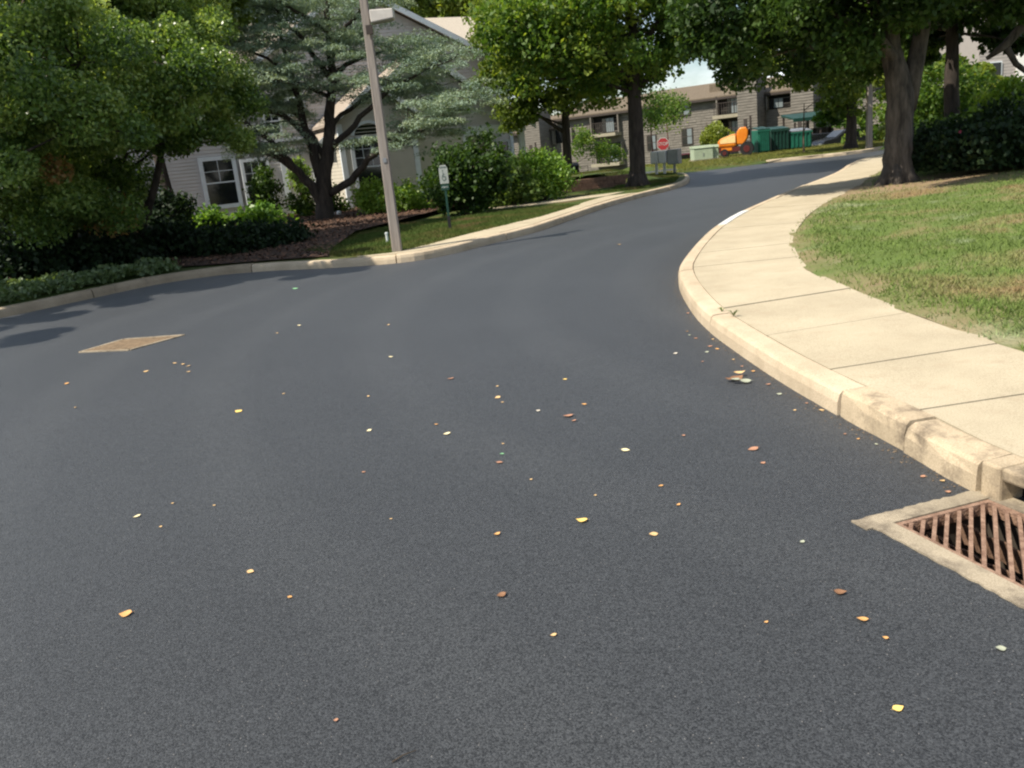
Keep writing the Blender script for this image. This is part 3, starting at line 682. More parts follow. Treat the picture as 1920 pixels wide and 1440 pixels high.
make_tree('broadleaf_tree', 'dense glossy dark green tree between the far left tree and the blue cedar', (-7.6, 18.6, bz),
    [lob(240, 60, 19, 1.7, 1.5, 1.2), lob(325, 175, 17.6, 1.35, 1.3, .85), lob(200, 230, 17.0, 1.5, 1.3, .9), lob(265, 280, 17.2, 1.2, 1.2, .6), lob(400, 265, 18.5, .75, .8, .55), lob(280, -60, 20.5, 2, 1.8, 1.2), lob(180, 350, 18, 1.1, 1.1, .6), lob(380, 110, 18.4, 1.0, 1.1, .8), lob(130, 310, 17.5, 1.1, 1.0, .6), lob(260, 140, 17, 1.3, 1.0, .9), lob(210, 395, 17.3, 1.1, 1.0, .5), lob(150, 350, 17.5, .9, 1.0, .45), lob(170, 20, 17.5, 1.3, 1.3, 1.1), lob(430, 200, 18.8, .6, .7, .5)],
    [((-7.6, 18.6, .05), .18), ((-7.7, 18.6, 1.0), .14), ((-7.9, 18.6, 2.2), .11), ((-8.0, 18.6, 4.4), .06)], 150000, .048, L_left, M_barkdark, per=11, crad=.43, cflat=.85, tone_sd=.2, lsd=.2, brn=.02, elong=1.7,
    forks=[[((-7.6, 18.6, .5), .1), ((-8.4, 18.6, 1.5), .08), ((-9.1, 18.4, 2.6), .05)], [((-7.6, 18.6, .7), .1), ((-7, 18.5, 1.7), .08), ((-6.5, 18.5, 2.9), .05)]])
make_tree('broadleaf_tree', 'yellower green tree rising behind the glossy left trees beside the cedar top', (-9.6, 26.4, bz),
    [lob(300, 20, 26, 2.2, 2, 1.6), lob(390, 40, 26, 1.1, 1.2, .9), lob(180, -30, 26, 2.4, 2, 1.8), lob(300, -90, 26, 2.2, 2, 1.5), lob(60, 20, 27, 2.5, 2, 2)],
    [((-9.6, 26.4, .05), .2), ((-9.7, 26.4, 2.5), .15), ((-9.9, 26.4, 6), .08)], 26000, .11, L_yel, M_barkdark, per=8, crad=.5, tone_mu=.35)

# trees just outside the view on the left; their crowns shade the kerb and lay the feathered shadow on the asphalt
make_tree('broadleaf_tree', 'dark tree beyond the left edge of the view casting the feathered road shadow', (-12.4, 8.6, bz),
    [((-10.9, 8.3, 5.8), (1.9, .5, .7)), ((-12.4, 8.5, 5.6), (1.6, .8, 1.0))],
    [((-12.4, 8.6, .05), .16), ((-12.4, 8.6, 2.5), .11), ((-12.4, 8.6, 5), .05)], 12000, .09, L_left, M_barkdark, per=9, crad=.36)
make_tree('broadleaf_tree', 'tall tree beyond the left edge of the view whose high limbs shade the left kerb', (-12.2, 11.4, bz),
    [((-11.6, 9.9, 6.2), (1.3, .8, .5)), ((-10.5, 11.3, 6.2), (1.2, .9, .5)), ((-9.5, 12.4, 6.2), (1.2, .9, .5)), ((-8.4, 12.7, 6.3), (1.1, .9, .5)), ((-7.4, 12.4, 6.3), (1.0, .7, .4)), ((-12.2, 11.4, 6.6), (1.5, 1.1, .7)), ((-10.9, 12.6, 6.8), (1.4, 1.0, .7)), ((-9.2, 13.6, 7.0), (1.4, 1.0, .7)), ((-7.7, 13.7, 7.0), (1.2, .9, .6))],
    [((-12.2, 11.4, .05), .2), ((-12.1, 11.4, 2.5), .15), ((-11.8, 11.5, 5.2), .1), ((-10.6, 12.0, 6.2), .06)], 52000, .08, L_left, M_barkdark, per=11, crad=.36)

# --- blue cedar
def cedar():
    Y0 = 27.3; b = P(612, 416, .2); b = Vector((b.x*Y0/b.y, Y0, .2)); root = empty('blue_cedar', (b.x, b.y, .16), 'blue-green cedar with open dark limbs in front of the beige house', 'tree')
    def W3(px, py, dy): return Q(px, py, Y0+dy)
    limbs = [
     ([(612, 418, 0), (608, 385, 0), (607, 350, 0), (612, 300, 0), (618, 235, .1), (622, 180, 0), (621, 110, 0), (614, 40, .1), (608, -60, .1), (604, -130, .1)], .31, .05),
     ([(606, 385, 0), (585, 350, -.2), (560, 322, -.4), (530, 290, -.6), (500, 260, -.8), (450, 222, -1.1), (400, 192, -1.4)], .17, .03),
     ([(562, 324, -.4), (528, 300, -.5), (490, 283, -.3), (450, 272, 0), (415, 262, .2)], .11, .02),
     ([(600, 330, 0), (585, 280, .2), (572, 240, .3), (560, 190, .2), (545, 140, 0), (530, 90, 0), (520, 20, 0)], .17, .03),
     ([(575, 255, .2), (545, 225, 0), (500, 205, -.3), (440, 172, -.7), (395, 145, -1)], .11, .02),
     ([(620, 362, 0), (660, 338, -.3), (690, 300, -.5), (730, 272, -.8), (780, 250, -1), (820, 228, -1.3), (850, 215, -1.4)], .13, .025),
     ([(620, 278, 0), (650, 248, -.2), (690, 205, -.3), (735, 168, -.5), (795, 130, -.7), (850, 112, -.9)], .11, .02),
     ([(620, 150, 0), (650, 120, .2), (700, 100, .3), (765, 92, .5), (840, 102, .6)], .09, .02),
     ([(618, 145, 0), (590, 105, 0), (555, 60, .2), (510, 30, .4), (450, 15, .5)], .09, .02),
     ([(620, 95, 0), (650, 50, -.2), (690, 5, -.4), (730, -40, -.5)], .08, .02),
     ([(610, 300, 0), (590, 262, .6), (565, 225, 1.2), (540, 200, 1.7), (500, 180, 2)], .09, .02),
     ([(616, 240, 0), (640, 215, .8), (690, 180, 1.6), (760, 165, 2.0), (830, 160, 2.3)], .09, .02),
     ([(614, 60, 0), (570, 30, -.5), (520, -5, -1), (470, -20, -1.3)], .07, .02),
     ([(545, 140, 0), (500, 110, -.4), (450, 85, -.8), (410, 80, -1)], .06, .015),
     ([(730, 272, -.8), (760, 230, -.9), (800, 205, -1), (840, 190, -1.1), (875, 195, -1.2)], .05, .012),
     ([(614, 180, 0), (570, 160, -.7), (520, 150, -1.2), (470, 145, -1.6)], .07, .015)]
    mb = MB(); tips = []
    for pts, r0, r1 in limbs:
        p = [W3(*q) for q in pts]; n = len(p)
        if r0 > .3: rr = [.33, .27, .25, .2, .17, .14, .11, .09, .06, .03]
        else: rr = [r0+(r1-r0)*i/(n-1) for i in range(n)]
        # finer, kinked
        pp = []; r2 = []
        for i in range(n-1):
            for k in range(3):
                t = k/3; q = p[i].lerp(p[i+1], t)+Vector([random.uniform(-.04, .04) for _ in range(3)])*(1 if i else 0); pp.append(q); r2.append(rr[i]*(1-t)+rr[i+1]*t)
        pp.append(p[-1]); r2.append(rr[-1]); mb.tube(pp, r2, 9, .06)
        s0 = len(pp)//2 if r0 < .3 else int(len(pp)*.55)
        for q in pp[s0:]:
            for _ in range(4):
                tips.append(q+Vector((random.gauss(0, .55), random.gauss(0, .75), random.uniform(-.15, .35))))
                if random.random() < .8: mb.tube([q, q.lerp(tips[-1], .6)+Vector((0, 0, .08)), tips[-1]], [.018, .012, .005], 4)
    # extra plates filling the crown seen in the photograph
    for (px, py, n, sx, sy) in [(520, 50, 26, 80, 35), (450, 90, 16, 50, 35), (640, 60, 20, 60, 40), (600, 0, 30, 120, 28), (430, 50, 16, 40, 35), (580, 150, 10, 60, 25), (690, 60, 12, 50, 35), (760, 110, 14, 60, 40), (820, 180, 11, 50, 32), (700, 150, 12, 50, 30), (850, 225, 6, 25, 15), (640, 85, 12, 45, 30), (500, 130, 14, 60, 25), (560, 100, 10, 50, 30), (780, 240, 10, 55, 25), (560, -60, 30, 120, 30), (560, 262, 5, 40, 8), (690, 265, 4, 40, 10), (470, 190, 6, 40, 20)]:
        for _ in range(int(n*.95)): tips.append(W3(random.gauss(px, sx*.6), random.gauss(py, sy*.6), random.uniform(-1.8, 2.2)))
    mb.build('trunk', M_barkdark, root, smooth=True, world=True)
    C_ = []; tn = []
    for q in tips:
        k = random.randint(190, 320); rr = random.uniform(.35, .72); a = rng.uniform(0, 6.283, k); r_ = rr*np.sqrt(rng.uniform(0, 1, k)); el = random.uniform(.5, 1); an = random.uniform(0, 3.14)
        x = r_*np.cos(a); y = r_*np.sin(a)*el; X = x*math.cos(an)-y*math.sin(an); Y_ = x*math.sin(an)+y*math.cos(an)
        z = rng.normal(0, .04, k)-.22*r_**2/rr+random.uniform(-.05, .05); C_.append(np.c_[q.x+X, q.y+Y_, q.z+z]); t0 = random.gauss(.5, .16); tn.append(np.clip(t0+rng.normal(0, .12, k), 0, 1))
    leaf_cloud(np.concatenate(C_), .026, L_cedar, 'crown', root, np.concatenate(tn), elong=3.2, up=.7)
cedar()

# --- maples in the centre
def mp_base(px, py, Y, z): q = Q(px, py, Y); return Vector((q.x, q.y, z))
make_tree('maple_tree', 'large maple with straight dark trunk on the kerbed grass point', (4.85, 29.0, .14),
    [lob(1190, 60, 29, 2.6, 2.4, 1.7), lob(1080, 110, 28.5, 2.0, 2, 1.2), lob(1300, 80, 29, 1.9, 2.0, 1.1), lob(1010, 80, 28, 1.7, 1.8, 1.3), lob(960, 60, 27.6, 1.0, 1.2, 1.1), lob(1140, 150, 29.2, 1.4, 1.6, .75), lob(1200, -60, 29, 2.8, 2.6, 1.6), lob(1060, 0, 28, 2.1, 2.2, 1.4), lob(1330, -20, 29, 2.2, 2.2, 1.5), lob(1250, 125, 29.6, 1.3, 1.5, .7), lob(1000, 150, 28.2, 1.0, 1.1, .7), lob(1360, 90, 30, 1.0, 1.2, .5), lob(1190, -150, 30, 3.2, 3.2, 1.5), lob(1280, -130, 31.5, 2.6, 2.6, 1.4), lob(1120, -60, 31, 2.6, 2.4, 1.4), lob(1300, -220, 31, 2.6, 3, 1.4)],
    [((4.85, 29, .05), .33), ((4.86, 29, .5), .27), ((4.9, 29, 2.2), .24), ((4.95, 29, 4), .19), ((4.95, 29, 6.5), .1), ((4.95, 29, 8.2), .05)], 76000, .10, L_maple, M_barkdark, per=9, crad=.62, cflat=.8, tone_mu=.5, tone_sd=.22,
    forks=[[((4.9, 29, 3.2), .12), ((6.2, 29, 4.0), .09), ((8.4, 29.2, 4.6), .05), ((9.8, 29.4, 4.9), .02)], [((4.9, 29, 3.4), .11), ((4, 28.8, 4.4), .08), ((2.6, 28.4, 5), .05)], [((4.95, 29, 3.9), .1), ((5.8, 29, 5.2), .07), ((6.4, 29, 6.5), .04)]])
make_tree('maple_tree', 'slimmer maple behind the stone wall left of the large maple', (3.32, 36, .5),
    [lob(1090, 175, 36, 1.9, 1.8, .95), lob(1030, 130, 35.5, 2.2, 2, 1.4), lob(1120, 110, 34.6, 1.5, 1.4, 1.1), lob(970, 190, 35.3, 1.0, 1.1, .8), lob(1000, 40, 36, 2.5, 2, 1.8), lob(1040, 60, 35.6, 2.2, 2.0, 1.7), lob(955, 120, 35.3, 1.0, 1.2, 1.3), lob(970, 225, 35.5, .55, .6, .5)],
    [((3.2, 36, .1), .24), ((3.2, 36, .7), .19), ((3.25, 36, 2.5), .16), ((3.3, 36, 4.5), .12), ((3.3, 36, 7), .05)], 34000, .11, L_yel, M_barkdark, per=7, crad=.66, cflat=.8, tone_mu=.35, tone_sd=.22,
    forks=[[((3.25, 36, 2.2), .08), ((2.2, 35.8, 3.0), .06), ((1.0, 35.6, 3.4), .03)], [((3.25, 36, 2.8), .08), ((4.3, 36, 3.8), .06), ((5.2, 36, 4.5), .03)]])

# --- big tree on the right lawn
BX = P(1682, 348, .3)
bx, by = BX.x*18.2/BX.y, 18.2
def bt(px, py, dy=0): return Q(px, py, by+dy)
make_tree('shade_tree', 'large rough-barked tree with forked trunk on the edge of the right lawn', (bx, by, .3),
    [lob(1500, 90, 18.5, 1.5, 1.6, .7), lob(1400, 70, 18, 1.2, 1.3, .7), lob(1620, 10, 18, 1.8, 1.8, .8), lob(1760, -20, 18, 2.0, 1.8, .95), lob(1560, -70, 18, 2.4, 2.4, 1.3), lob(1835, 0, 18.4, 1.2, 1.4, .7), lob(1420, -20, 18, 1.5, 1.5, .9), lob(1740, -130, 18, 2.6, 2.4, 1.3), lob(1930, -90, 18.5, 1.8, 1.6, 1.0), lob(1600, 120, 19.6, .8, 1.0, .5), ((5.9, 14.0, 5.4), (1.1, 1.1, .6)), ((7.0, 14.2, 5.5), (1.5, 1.4, .8)), ((8.0, 14.9, 5.6), (1.6, 1.3, .8)), ((10.2, 15.4, 5.8), (1.7, 1.3, .8)), ((6.9, 15.8, 6.0), (1.4, 1.2, .7)), ((7.4, 16.6, 6.2), (1.8, 1.4, .9)), ((12.4, 16.5, 5.8), (1.7, 1.5, .9))],
    [((bx, by, .15), .31), ((bx, by, .55), .285), ((bt(1685, 250).x, by, bt(1685, 250).z), .27), ((bt(1689, 180).x, by, bt(1689, 180).z), .275), ((bt(1670, 90).x, by, bt(1670, 90).z), .19), ((bt(1665, -40).x, by, bt(1665, -40).z), .15), ((bt(1655, -160).x, by, 6.2), .07)],
    125000, .075, L_dark, M_barkmid, per=12, crad=.5, cflat=.8, tone_mu=.45, tone_sd=.2,
    forks=[[(bt(1698, 205), .20), (bt(1716, 120, .1), .18), (bt(1732, 40, .15), .14), (bt(1745, -60, .2), .1), (bt(1755, -160, .2), .06)],
           [(bt(1690, 130), .14), (bt(1655, 80, -.2), .10), (bt(1600, 45, -.4), .07), (bt(1560, 25, -.5), .045), (bt(1510, 8, -.6), .03)],
           [(bt(1575, 33, -.45), .04), (bt(1545, 32, -.5), .03), (bt(1515, 22, -.5), .02)],
           [(bt(1728, 20), .09), (bt(1800, -10, .4), .07), (bt(1870, 0, .8), .05), (bt(1935, 30, 1), .03)],
           [(bt(1960, -20, .5), .09), (bt(1925, 40, .6), .10), (bt(1885, 85, .6), .09), (bt(1850, 110, .7), .04)],[(bt(1885, 85, .6), .07), (bt(1905, 120, .6), .06), (bt(1945, 150, .8), .05)]])
make_tree('shade_tree', 'darker straight-trunked tree in the shrubs right of the forked tree', (11.9, 22.5, .4),
    [lob(1790, 60, 22.5, 2.3, 2.0, 1.1), lob(1830, 20, 22.5, 1.2, 1.4, .8), lob(1700, 40, 22.8, 1.6, 1.6, .9), lob(1800, -40, 22.5, 2.4, 2.2, 1.2), lob(1940, -60, 22, 1.9, 1.8, 1.1)],
    [((11.9, 22.5, .2), .25), ((11.9, 22.5, .9), .2), ((11.85, 22.5, 2.4), .17), ((11.8, 22.5, 4.6), .1), ((11.8, 22.5, 6), .05)], 36000, .10, L_dark, M_barkdark, per=8, crad=.5, tone_mu=.3)
make_tree('roadside_tree', 'thin dark tree beside the far wooden pole on the grass bank', (18.0, 43.6, .3),
    [lob(1580, 130, 43, 2.6, 2.2, 1.5), lob(1530, 150, 42.6, 1.8, 1.6, 1.2), lob(1480, 110, 43, 1.6, 1.6, 1.0), lob(1600, 60, 43, 3.0, 2.6, 1.8), lob(1500, 40, 43, 2.8, 2.4, 1.4), lob(1570, 200, 43, 1.1, 1.2, .8), lob(1420, 60, 43, 1.8, 1.8, 1.0)],
    [((18.0, 43.6, .0), .33), ((18.0, 43.6, .6), .27), ((18.05, 43.6, 2.6), .22), ((18.2, 43.6, 5), .13), ((18.2, 43.6, 8), .05)], 26000, .14, L_yel, M_barkdark, per=7, crad=.6, tone_mu=.3, tone_sd=.22)
make_tree('young_tree', 'slender young tree with feathery crown on the grass bank', (15.8, 45, .3),
    [lob(1565, 215, 45, .9, .9, .6), lob(1545, 225, 45, .7, .7, .35), lob(1572, 185, 45, .7, .8, .7)],
    [((16.15, 45, .2), .05), ((16.15, 45, 1.2), .04), ((16.2, 45, 2.6), .02)], 3500, .10, L_bright, M_bark, per=9, crad=.35, tone_mu=.3)
# small trees before the apartment block
make_tree('small_tree', 'round yellow-green tree before the apartments behind the orange machine', (17.2, 63, -.2),
    [lob(1338, 268, 63, .75, .8, .85), lob(1342, 246, 63, .5, .6, .5), lob(1354, 258, 63.5, .4, .6, .5)],
    [((15.6, 63, -.8), .09), ((15.6, 63, .4), .07), ((15.7, 63, 2.4), .03)], 15000, .11, L_yel, M_bark, per=34, crad=.5, cflat=.8, tone_mu=.75, tone_sd=.1)
for i, (px, Yt, lb) in enumerate([(1228, 60, 'thin red-barked sapling close behind the large maple trunk'), (1258, 64, 'thin sapling just right of the stop sign')]):
    q = Q(px, 300, Yt)
    make_tree('sapling', lb, (q.x, Yt, -1.2), [lob(px+8, 200, Yt, .9, .9, .8), lob(px-6, 225, Yt, .8, .8, .6)], [((q.x, Yt, -1.4), .08), ((q.x-.1, Yt, .6), .06), ((q.x-.2, Yt, 3.2), .025)], 1500, .11, L_maple, M_redtwig, per=22, crad=.85, cflat=.8, tone_mu=.4)
make_tree('small_tree', 'small bright leafed tree against the apartment wall left of the maples', (6.0, 66, -1.5),
    [lob(1095, 272, 66, .9, .9, 1.2), lob(1140, 288, 66, 1.1, 1, .7)], [((6.2, 66, -1.7), .08), ((6.2, 66, 0), .05), ((6.2, 66, 1.5), .02)], 2600, .11, L_maple, M_bark, per=20, crad=.7, cflat=.8)
# background trees
for i, (px, py, Yb, r_, lf, lb) in enumerate([(780, 10, 52, 3.3, L_yel, 'tall yellow-green tree behind the house ridge'), (900, -30, 58, 4.2, L_yel, 'tall yellow-green tree behind the right end of the house'),
        (660, -60, 54, 4, L_maple, 'mid green tree behind the house above the cedar'), (480, -20, 56, 4.6, L_maple, 'mid green tree behind the left wing of the house')]):
    q = Q(px, py, Yb)
    make_tree('background_tree', lb, (q.x, Yb, -.5), [((q.x, Yb, q.z), (r_, r_*.8, r_*.6)), ((q.x-r_*.7, Yb, q.z-.6), (r_*.6, r_*.6, r_*.5)), ((q.x+r_*.7, Yb, q.z-.3), (r_*.6, r_*.6, r_*.5)), ((q.x, Yb, q.z+r_*.5), (r_*.7, r_*.6, r_*.5))],
        [((q.x, Yb, -1.2), .3), ((q.x, Yb, q.z*.5), .22), ((q.x, Yb, q.z), .1)], 11000, .22, lf, M_barkdark, per=4, crad=.9, tone_mu=.55, group=None)
for i, (px, py, Yb, r_, lf, lb) in enumerate([(1745, 170, 33, 1.7, L_yel, 'yellow-green small tree seen between the two right-hand trunks'), (1825, 170, 34, 1.25, L_yel, 'rounded green tree before the grey building at right'),
        (1700, 160, 50, 4.2, L_maple, 'far green tree behind the wooden pole'), (2110, 150, 36, 2.2, L_maple, 'green tree at the right edge of the view')]):
    q = Q(px, py, Yb)
    make_tree('understory_tree', lb, (q.x, Yb, .3), [((q.x, Yb, q.z), (r_, r_*.8, r_*.8)), ((q.x, Yb-.3, q.z-r_*.7), (r_*.9, r_*.7, r_*.6))], [((q.x, Yb, .2), .12), ((q.x, Yb, q.z*.6), .08), ((q.x, Yb, q.z), .04)], 11000, .14, lf, M_barkdark, per=7, crad=.5, tone_mu=.5)

# --- shrubs
def shrub(name, label, px, py, Y, rx, rz, n, size, lf, tone=.5, ry=None, z0=None, per=16, group=None, tilt=0):
    q = Q(px, py, Y); z0 = Hg(q.x, Y) if z0 is None else z0
    root = empty(name, (q.x, Y, z0), label, 'shrub', group); cz = max(z0+rz*.62, q.z); ry = ry or rx*.8
    d = rng.normal(0, 1, (int(per*rx*3+14), 3)); d /= np.linalg.norm(d, axis=1)[:, None]
    A = np.array([q.x, Y, cz])+d*np.array([rx, ry, rz])*rng.uniform(.5, .98, len(d))[:, None]; A[:, 2] += rng.exponential(.12*rz, len(d)); A[:, 2] = np.maximum(A[:, 2], z0+.12)
    mb = MB()
    for a in A[::2]: mb.tube([Vector((q.x+random.uniform(-.1, .1), Y+random.uniform(-.1, .1), z0-.02)), Vector((q.x, Y, cz)).lerp(Vector(a), .5), Vector(a)], [.02, .013, .005], 4)
    mb.build('stems', M_twig, root, world=True)
    idx = rng.integers(0, len(A), n); off = rng.normal(0, 1, (n, 3))*np.array([.17, .17, .15])*(.55+rx*.35)*rng.uniform(.5, 1.3, len(A))[idx][:, None]; C_ = A[idx]+off; C_ = C_[C_[:, 2] > z0+.01]
    t = np.clip(tone+rng.normal(0, .2, len(C_)), 0, 1)
    leaf_cloud(C_, size, lf, 'foliage', root, t, elong=1.5); return root
shrub('large_shrub', 'tall dark broadleaf shrub behind the parking sign', 872, 335, 24, 1.15, .95, 12000, .085, L_dark, .4)
shrub('large_shrub', 'small dark shrub joining the tall shrub to the clipped bright bush', 958, 350, 26, .75, .62, 4200, .09, L_dark, .8)
shrub('clipped_shrub', 'rounded bright green bush beside the stone wall end', 1016, 335, 27, .95, .78, 8500, .06, L_bright, .6, per=30)
shrub('low_shrub', 'yellow-green low shrub just left of the lamp post base bed', 700, 375, 27.4, .55, .5, 2600, .07, L_bright, .9)
shrub('low_shrub', 'yellow-green low shrub just right of the lamp post', 760, 378, 27.0, .85, .5, 3600, .07, L_bright, .7)
shrub('leafy_perennial', 'left of two bright green leafy plants at the mulch edge', 403, 425, 22, .38, .30, 1200, .09, L_bright, .55)
shrub('leafy_perennial', 'right and larger of two bright green leafy plants at the mulch edge', 492, 422, 22, .55, .42, 2200, .09, L_bright, .5)
shrub('upright_shrub', 'dark upright shrub before the narrow grid window', 500, 365, 31, .55, .85, 2800, .07, L_dark, .5)
shrub('upright_shrub', 'dark upright shrub with lime tips left of the cedar trunk', 568, 375, 30.5, .55, 1.0, 3200, .07, L_dark, .8)
shrub('upright_shrub', 'lime green shrub high against the wall left of the cedar trunk', 562, 330, 31.6, .4, .5, 900, .07, L_bright, .9)
shrub('low_shrub', 'small shrub at the sunlit house corner right of the cedar trunk', 632, 385, 31.2, .4, .6, 1200, .07, L_dark, .9)
shrub('low_shrub', 'dark rounded shrub below the left grid window', 335, 400, 30, .55, .45, 1600, .08, L_dark, .6)
for i, (px, py, Y, rx, rz, lb) in enumerate([(40, 430, 19.5, 1.1, .75, 'large dark shrub under the far left tree'), (130, 425, 21, 1.1, .8, 'large dark shrub just left of the glossy tree trunks'), (225, 420, 22, 1.1, .8, 'large dark shrub behind the glossy tree trunks'), (300, 430, 23, 1.0, .7, 'large dark shrub right of the glossy tree trunks'),
    (330, 465, 19.2, 1.0, .38, 'low dark spreading shrub in front of the leafy plants'), (440, 468, 18.8, .9, .32, 'low dark spreading shrub near the kerb below the leafy plants'), (200, 480, 17.8, .9, .35, 'low dark spreading shrub at the foot of the glossy tree'), (80, 490, 16.8, 1.0, .38, 'low dark spreading shrub behind the ground cover at far left'),
    (535, 462, 19.5, .6, .25, 'small low dark shrub in the mulch before the cedar'), (270, 470, 21, 1.0, .5, 'dark shrub filling the shade left of the left leafy plant')]):
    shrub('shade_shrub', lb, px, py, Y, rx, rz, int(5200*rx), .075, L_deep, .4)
# right shrubs
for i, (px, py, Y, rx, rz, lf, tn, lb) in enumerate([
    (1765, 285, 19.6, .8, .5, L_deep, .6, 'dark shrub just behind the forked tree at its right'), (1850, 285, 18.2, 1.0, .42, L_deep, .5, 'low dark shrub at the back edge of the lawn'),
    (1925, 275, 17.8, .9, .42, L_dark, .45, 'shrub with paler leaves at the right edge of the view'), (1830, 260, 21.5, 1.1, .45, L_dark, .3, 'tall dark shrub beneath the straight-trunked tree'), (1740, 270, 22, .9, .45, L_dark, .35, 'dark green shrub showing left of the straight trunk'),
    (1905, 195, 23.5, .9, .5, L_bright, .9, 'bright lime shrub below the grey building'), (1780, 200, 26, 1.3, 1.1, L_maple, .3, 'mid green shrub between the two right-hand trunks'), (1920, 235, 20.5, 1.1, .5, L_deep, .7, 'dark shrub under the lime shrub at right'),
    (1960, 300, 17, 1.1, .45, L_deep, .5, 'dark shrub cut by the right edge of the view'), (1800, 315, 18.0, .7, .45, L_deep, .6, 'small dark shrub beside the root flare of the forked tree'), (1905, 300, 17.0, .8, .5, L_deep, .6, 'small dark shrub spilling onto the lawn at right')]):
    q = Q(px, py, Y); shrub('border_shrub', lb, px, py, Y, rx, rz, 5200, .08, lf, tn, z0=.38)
# pink blossoms
fb = empty('flower', Q(1800, 247, 17.6), 'small pink blossom in the dark right-hand shrubs', 'flower')
fm = MB()
for k in range(5):
    a = k*1.257; fm.prism([(0, 0, 0), (.05*math.cos(a-.5), .0, .05*math.sin(a-.5)), (.08*math.cos(a), -.01, .08*math.sin(a)), (.05*math.cos(a+.5), 0, .05*math.sin(a+.5))], (0, .004, 0))
fm.v = [(a*.45, b*.45, c*.45) for a, b, c in fm.v]; fm.build('petals', mat('pink', (.45, .06, .10), .6), fb)
# ground cover strip by the kerb
gc = [(-12.5, 10.4), (-9.5, 12.0), (-7.9, 13.2), (-7.15, 14.6), (-6.4, 15.75), (-5.9, 16.2), (-6.4, 16.8), (-7.6, 16.3), (-9.0, 15.2), (-11, 13.9), (-13.5, 12.6)]
pp = poly_sampler(gc)(16000); C_ = np.c_[pp, np.array([Hg(x, y) for x, y in pp])+rng.uniform(.04, .2, len(pp))*(1+.4*np.sin(pp[:, 0]*5)*np.sin(pp[:, 1]*6))]
tn_ = np.clip(rng.normal(.5, .22, len(C_)), 0, 1)
def cloud_stuff(name, label, cat, C_, size, m_, tone):
    root = bpy.data.objects.new('anchor', None); root.location = (0, 0, 0)
    ob = leaf_cloud(C_, size, m_, name, root, tone); ob.parent = None; bpy.data.objects.remove(root); tag(ob, label, cat, None, 'stuff')
cloud_stuff('ground_cover', 'pale green low ground cover strip behind the left kerb', 'ground cover', C_, .06, L_cover, tn_)

# ------------------------------------------------------------------ house
HA = R(25); HC = Vector((-5.42, 33, .1)); H0 = HC; XS = [0.0]
house = empty('house', HC, 'beige clapboard house with stepped white-trimmed gables behind the cedar', 'house', rz=HA)
def hloc(v):
    if RAW[0]: return (v[0], v[1], v[2])
    dx = v[0]-HC.x; return ((1.13 if dx > 0 else .82)*dx+XS[0], v[1]-HC.y, (v[2]-.1)*1.04)
def HP(mb, name, m_, parent=None, kind=None, bevel=0):
    mb2 = MB(); mb2.v = [hloc(v) for v in mb.v]; mb2.f = mb.f
    return mb2.build(name, m_, parent or house, kind=kind, bevel=bevel)
def lap(poly, Y, material, step=.125, out=.03):    # clapboards on a convex polygon facing -y
    mb = MB(); zs = [p[1] for p in poly]; z = min(zs)
    def span(z):
        xs = []
        for (x0, z0), (x1, z1) in zip(poly, poly[1:]+poly[:1]):
            if (z0-z)*(z1-z) <= 0 and abs(z1-z0) > 1e-6: xs.append(x0+(x1-x0)*(z-z0)/(z1-z0))
        return (min(xs), max(xs)) if len(xs) >= 2 else None
    while z < max(zs)-.02:
        z2 = min(z+step, max(zs)-.001); a = span(z+.001); b = span(z2-.001)
        if a and b: mb.add([(a[0], Y-out, z), (a[1], Y-out, z), (b[1], Y-.002, z2), (b[0], Y-.002, z2), (a[0], Y, z), (a[1], Y, z)], [(0, 1, 2, 3), (4, 5, 1, 0)])
        z = z2
    return mb
def wall_poly(poly, Y, depth, material, sid, name='wall'):
    w = HP(MB().prism([(x, Y+.002, z) for x, z in poly], (0, depth, 0)), name, material)
    HP(lap(poly, Y, sid), 'siding', sid, w, 'stuff'); return w
def window(x0, x1, z0, z1, Y, cols=2, rows=2, meet=True, g=M_glass, arch=False, tw=.09):
    fr_ = MB(); tw_ = tw
    fr_.box(x0-tw_, x0, Y-.07, Y+.02, z0-tw_, z1+tw_).box(x1, x1+tw_, Y-.07, Y+.02, z0-tw_, z1+tw_).box(x0, x1, Y-.07, Y+.02, z1, z1+tw_).box(x0, x1, Y-.085, Y+.02, z0-tw_, z0)
    w = HP(fr_, 'window', M_white)
    HP(MB().box(x0, x1, Y-.03, Y-.022, z0, z1), 'pane', g, w)
    mu = MB(); zm = (z0+z1)/2
    if meet: mu.box(x0, x1, Y-.055, Y-.031, zm-.025, zm+.025)
    lo = zm+.03 if meet else z0
    for i in range(1, cols): x = x0+(x1-x0)*i/cols; mu.box(x-.011, x+.011, Y-.045, Y-.031, lo, z1)
    for i in range(1, rows): z = lo+(z1-lo)*i/rows; mu.box(x0, x1, Y-.047, Y-.031, z-.011, z+.011)
    if mu.v: HP(mu, 'muntins', M_white, w)
    return w
def roofslab(pts, t, m_=M_shingle, name='roof'):
    return HP(MB().prism(pts, (0, 0, t)), name, m_)
def rake(xa, za, xb, zb, Y, w=.22, name='rake_board'):
    return HP(MB().prism([(xa, Y, za), (xb, Y, zb), (xb, Y, zb-w), (xa, Y, za-w)], (0, .05, 0)), name, M_white)
RAW = [False]
def hpx(px, py, v):      # point of the house plane at depth v seen at a survey pixel -> local (u, z)
    d = ray(px, py); o_ = Vector((0, 0, EYE)); t_ = Vector((math.cos(HA), math.sin(HA), 0)); n2 = Vector((-math.sin(HA), math.cos(HA), 0))
    t = ((HC+n2*v)-o_).dot(n2)/d.dot(n2); h = o_+d*t-HC; return h.dot(t_), h.z
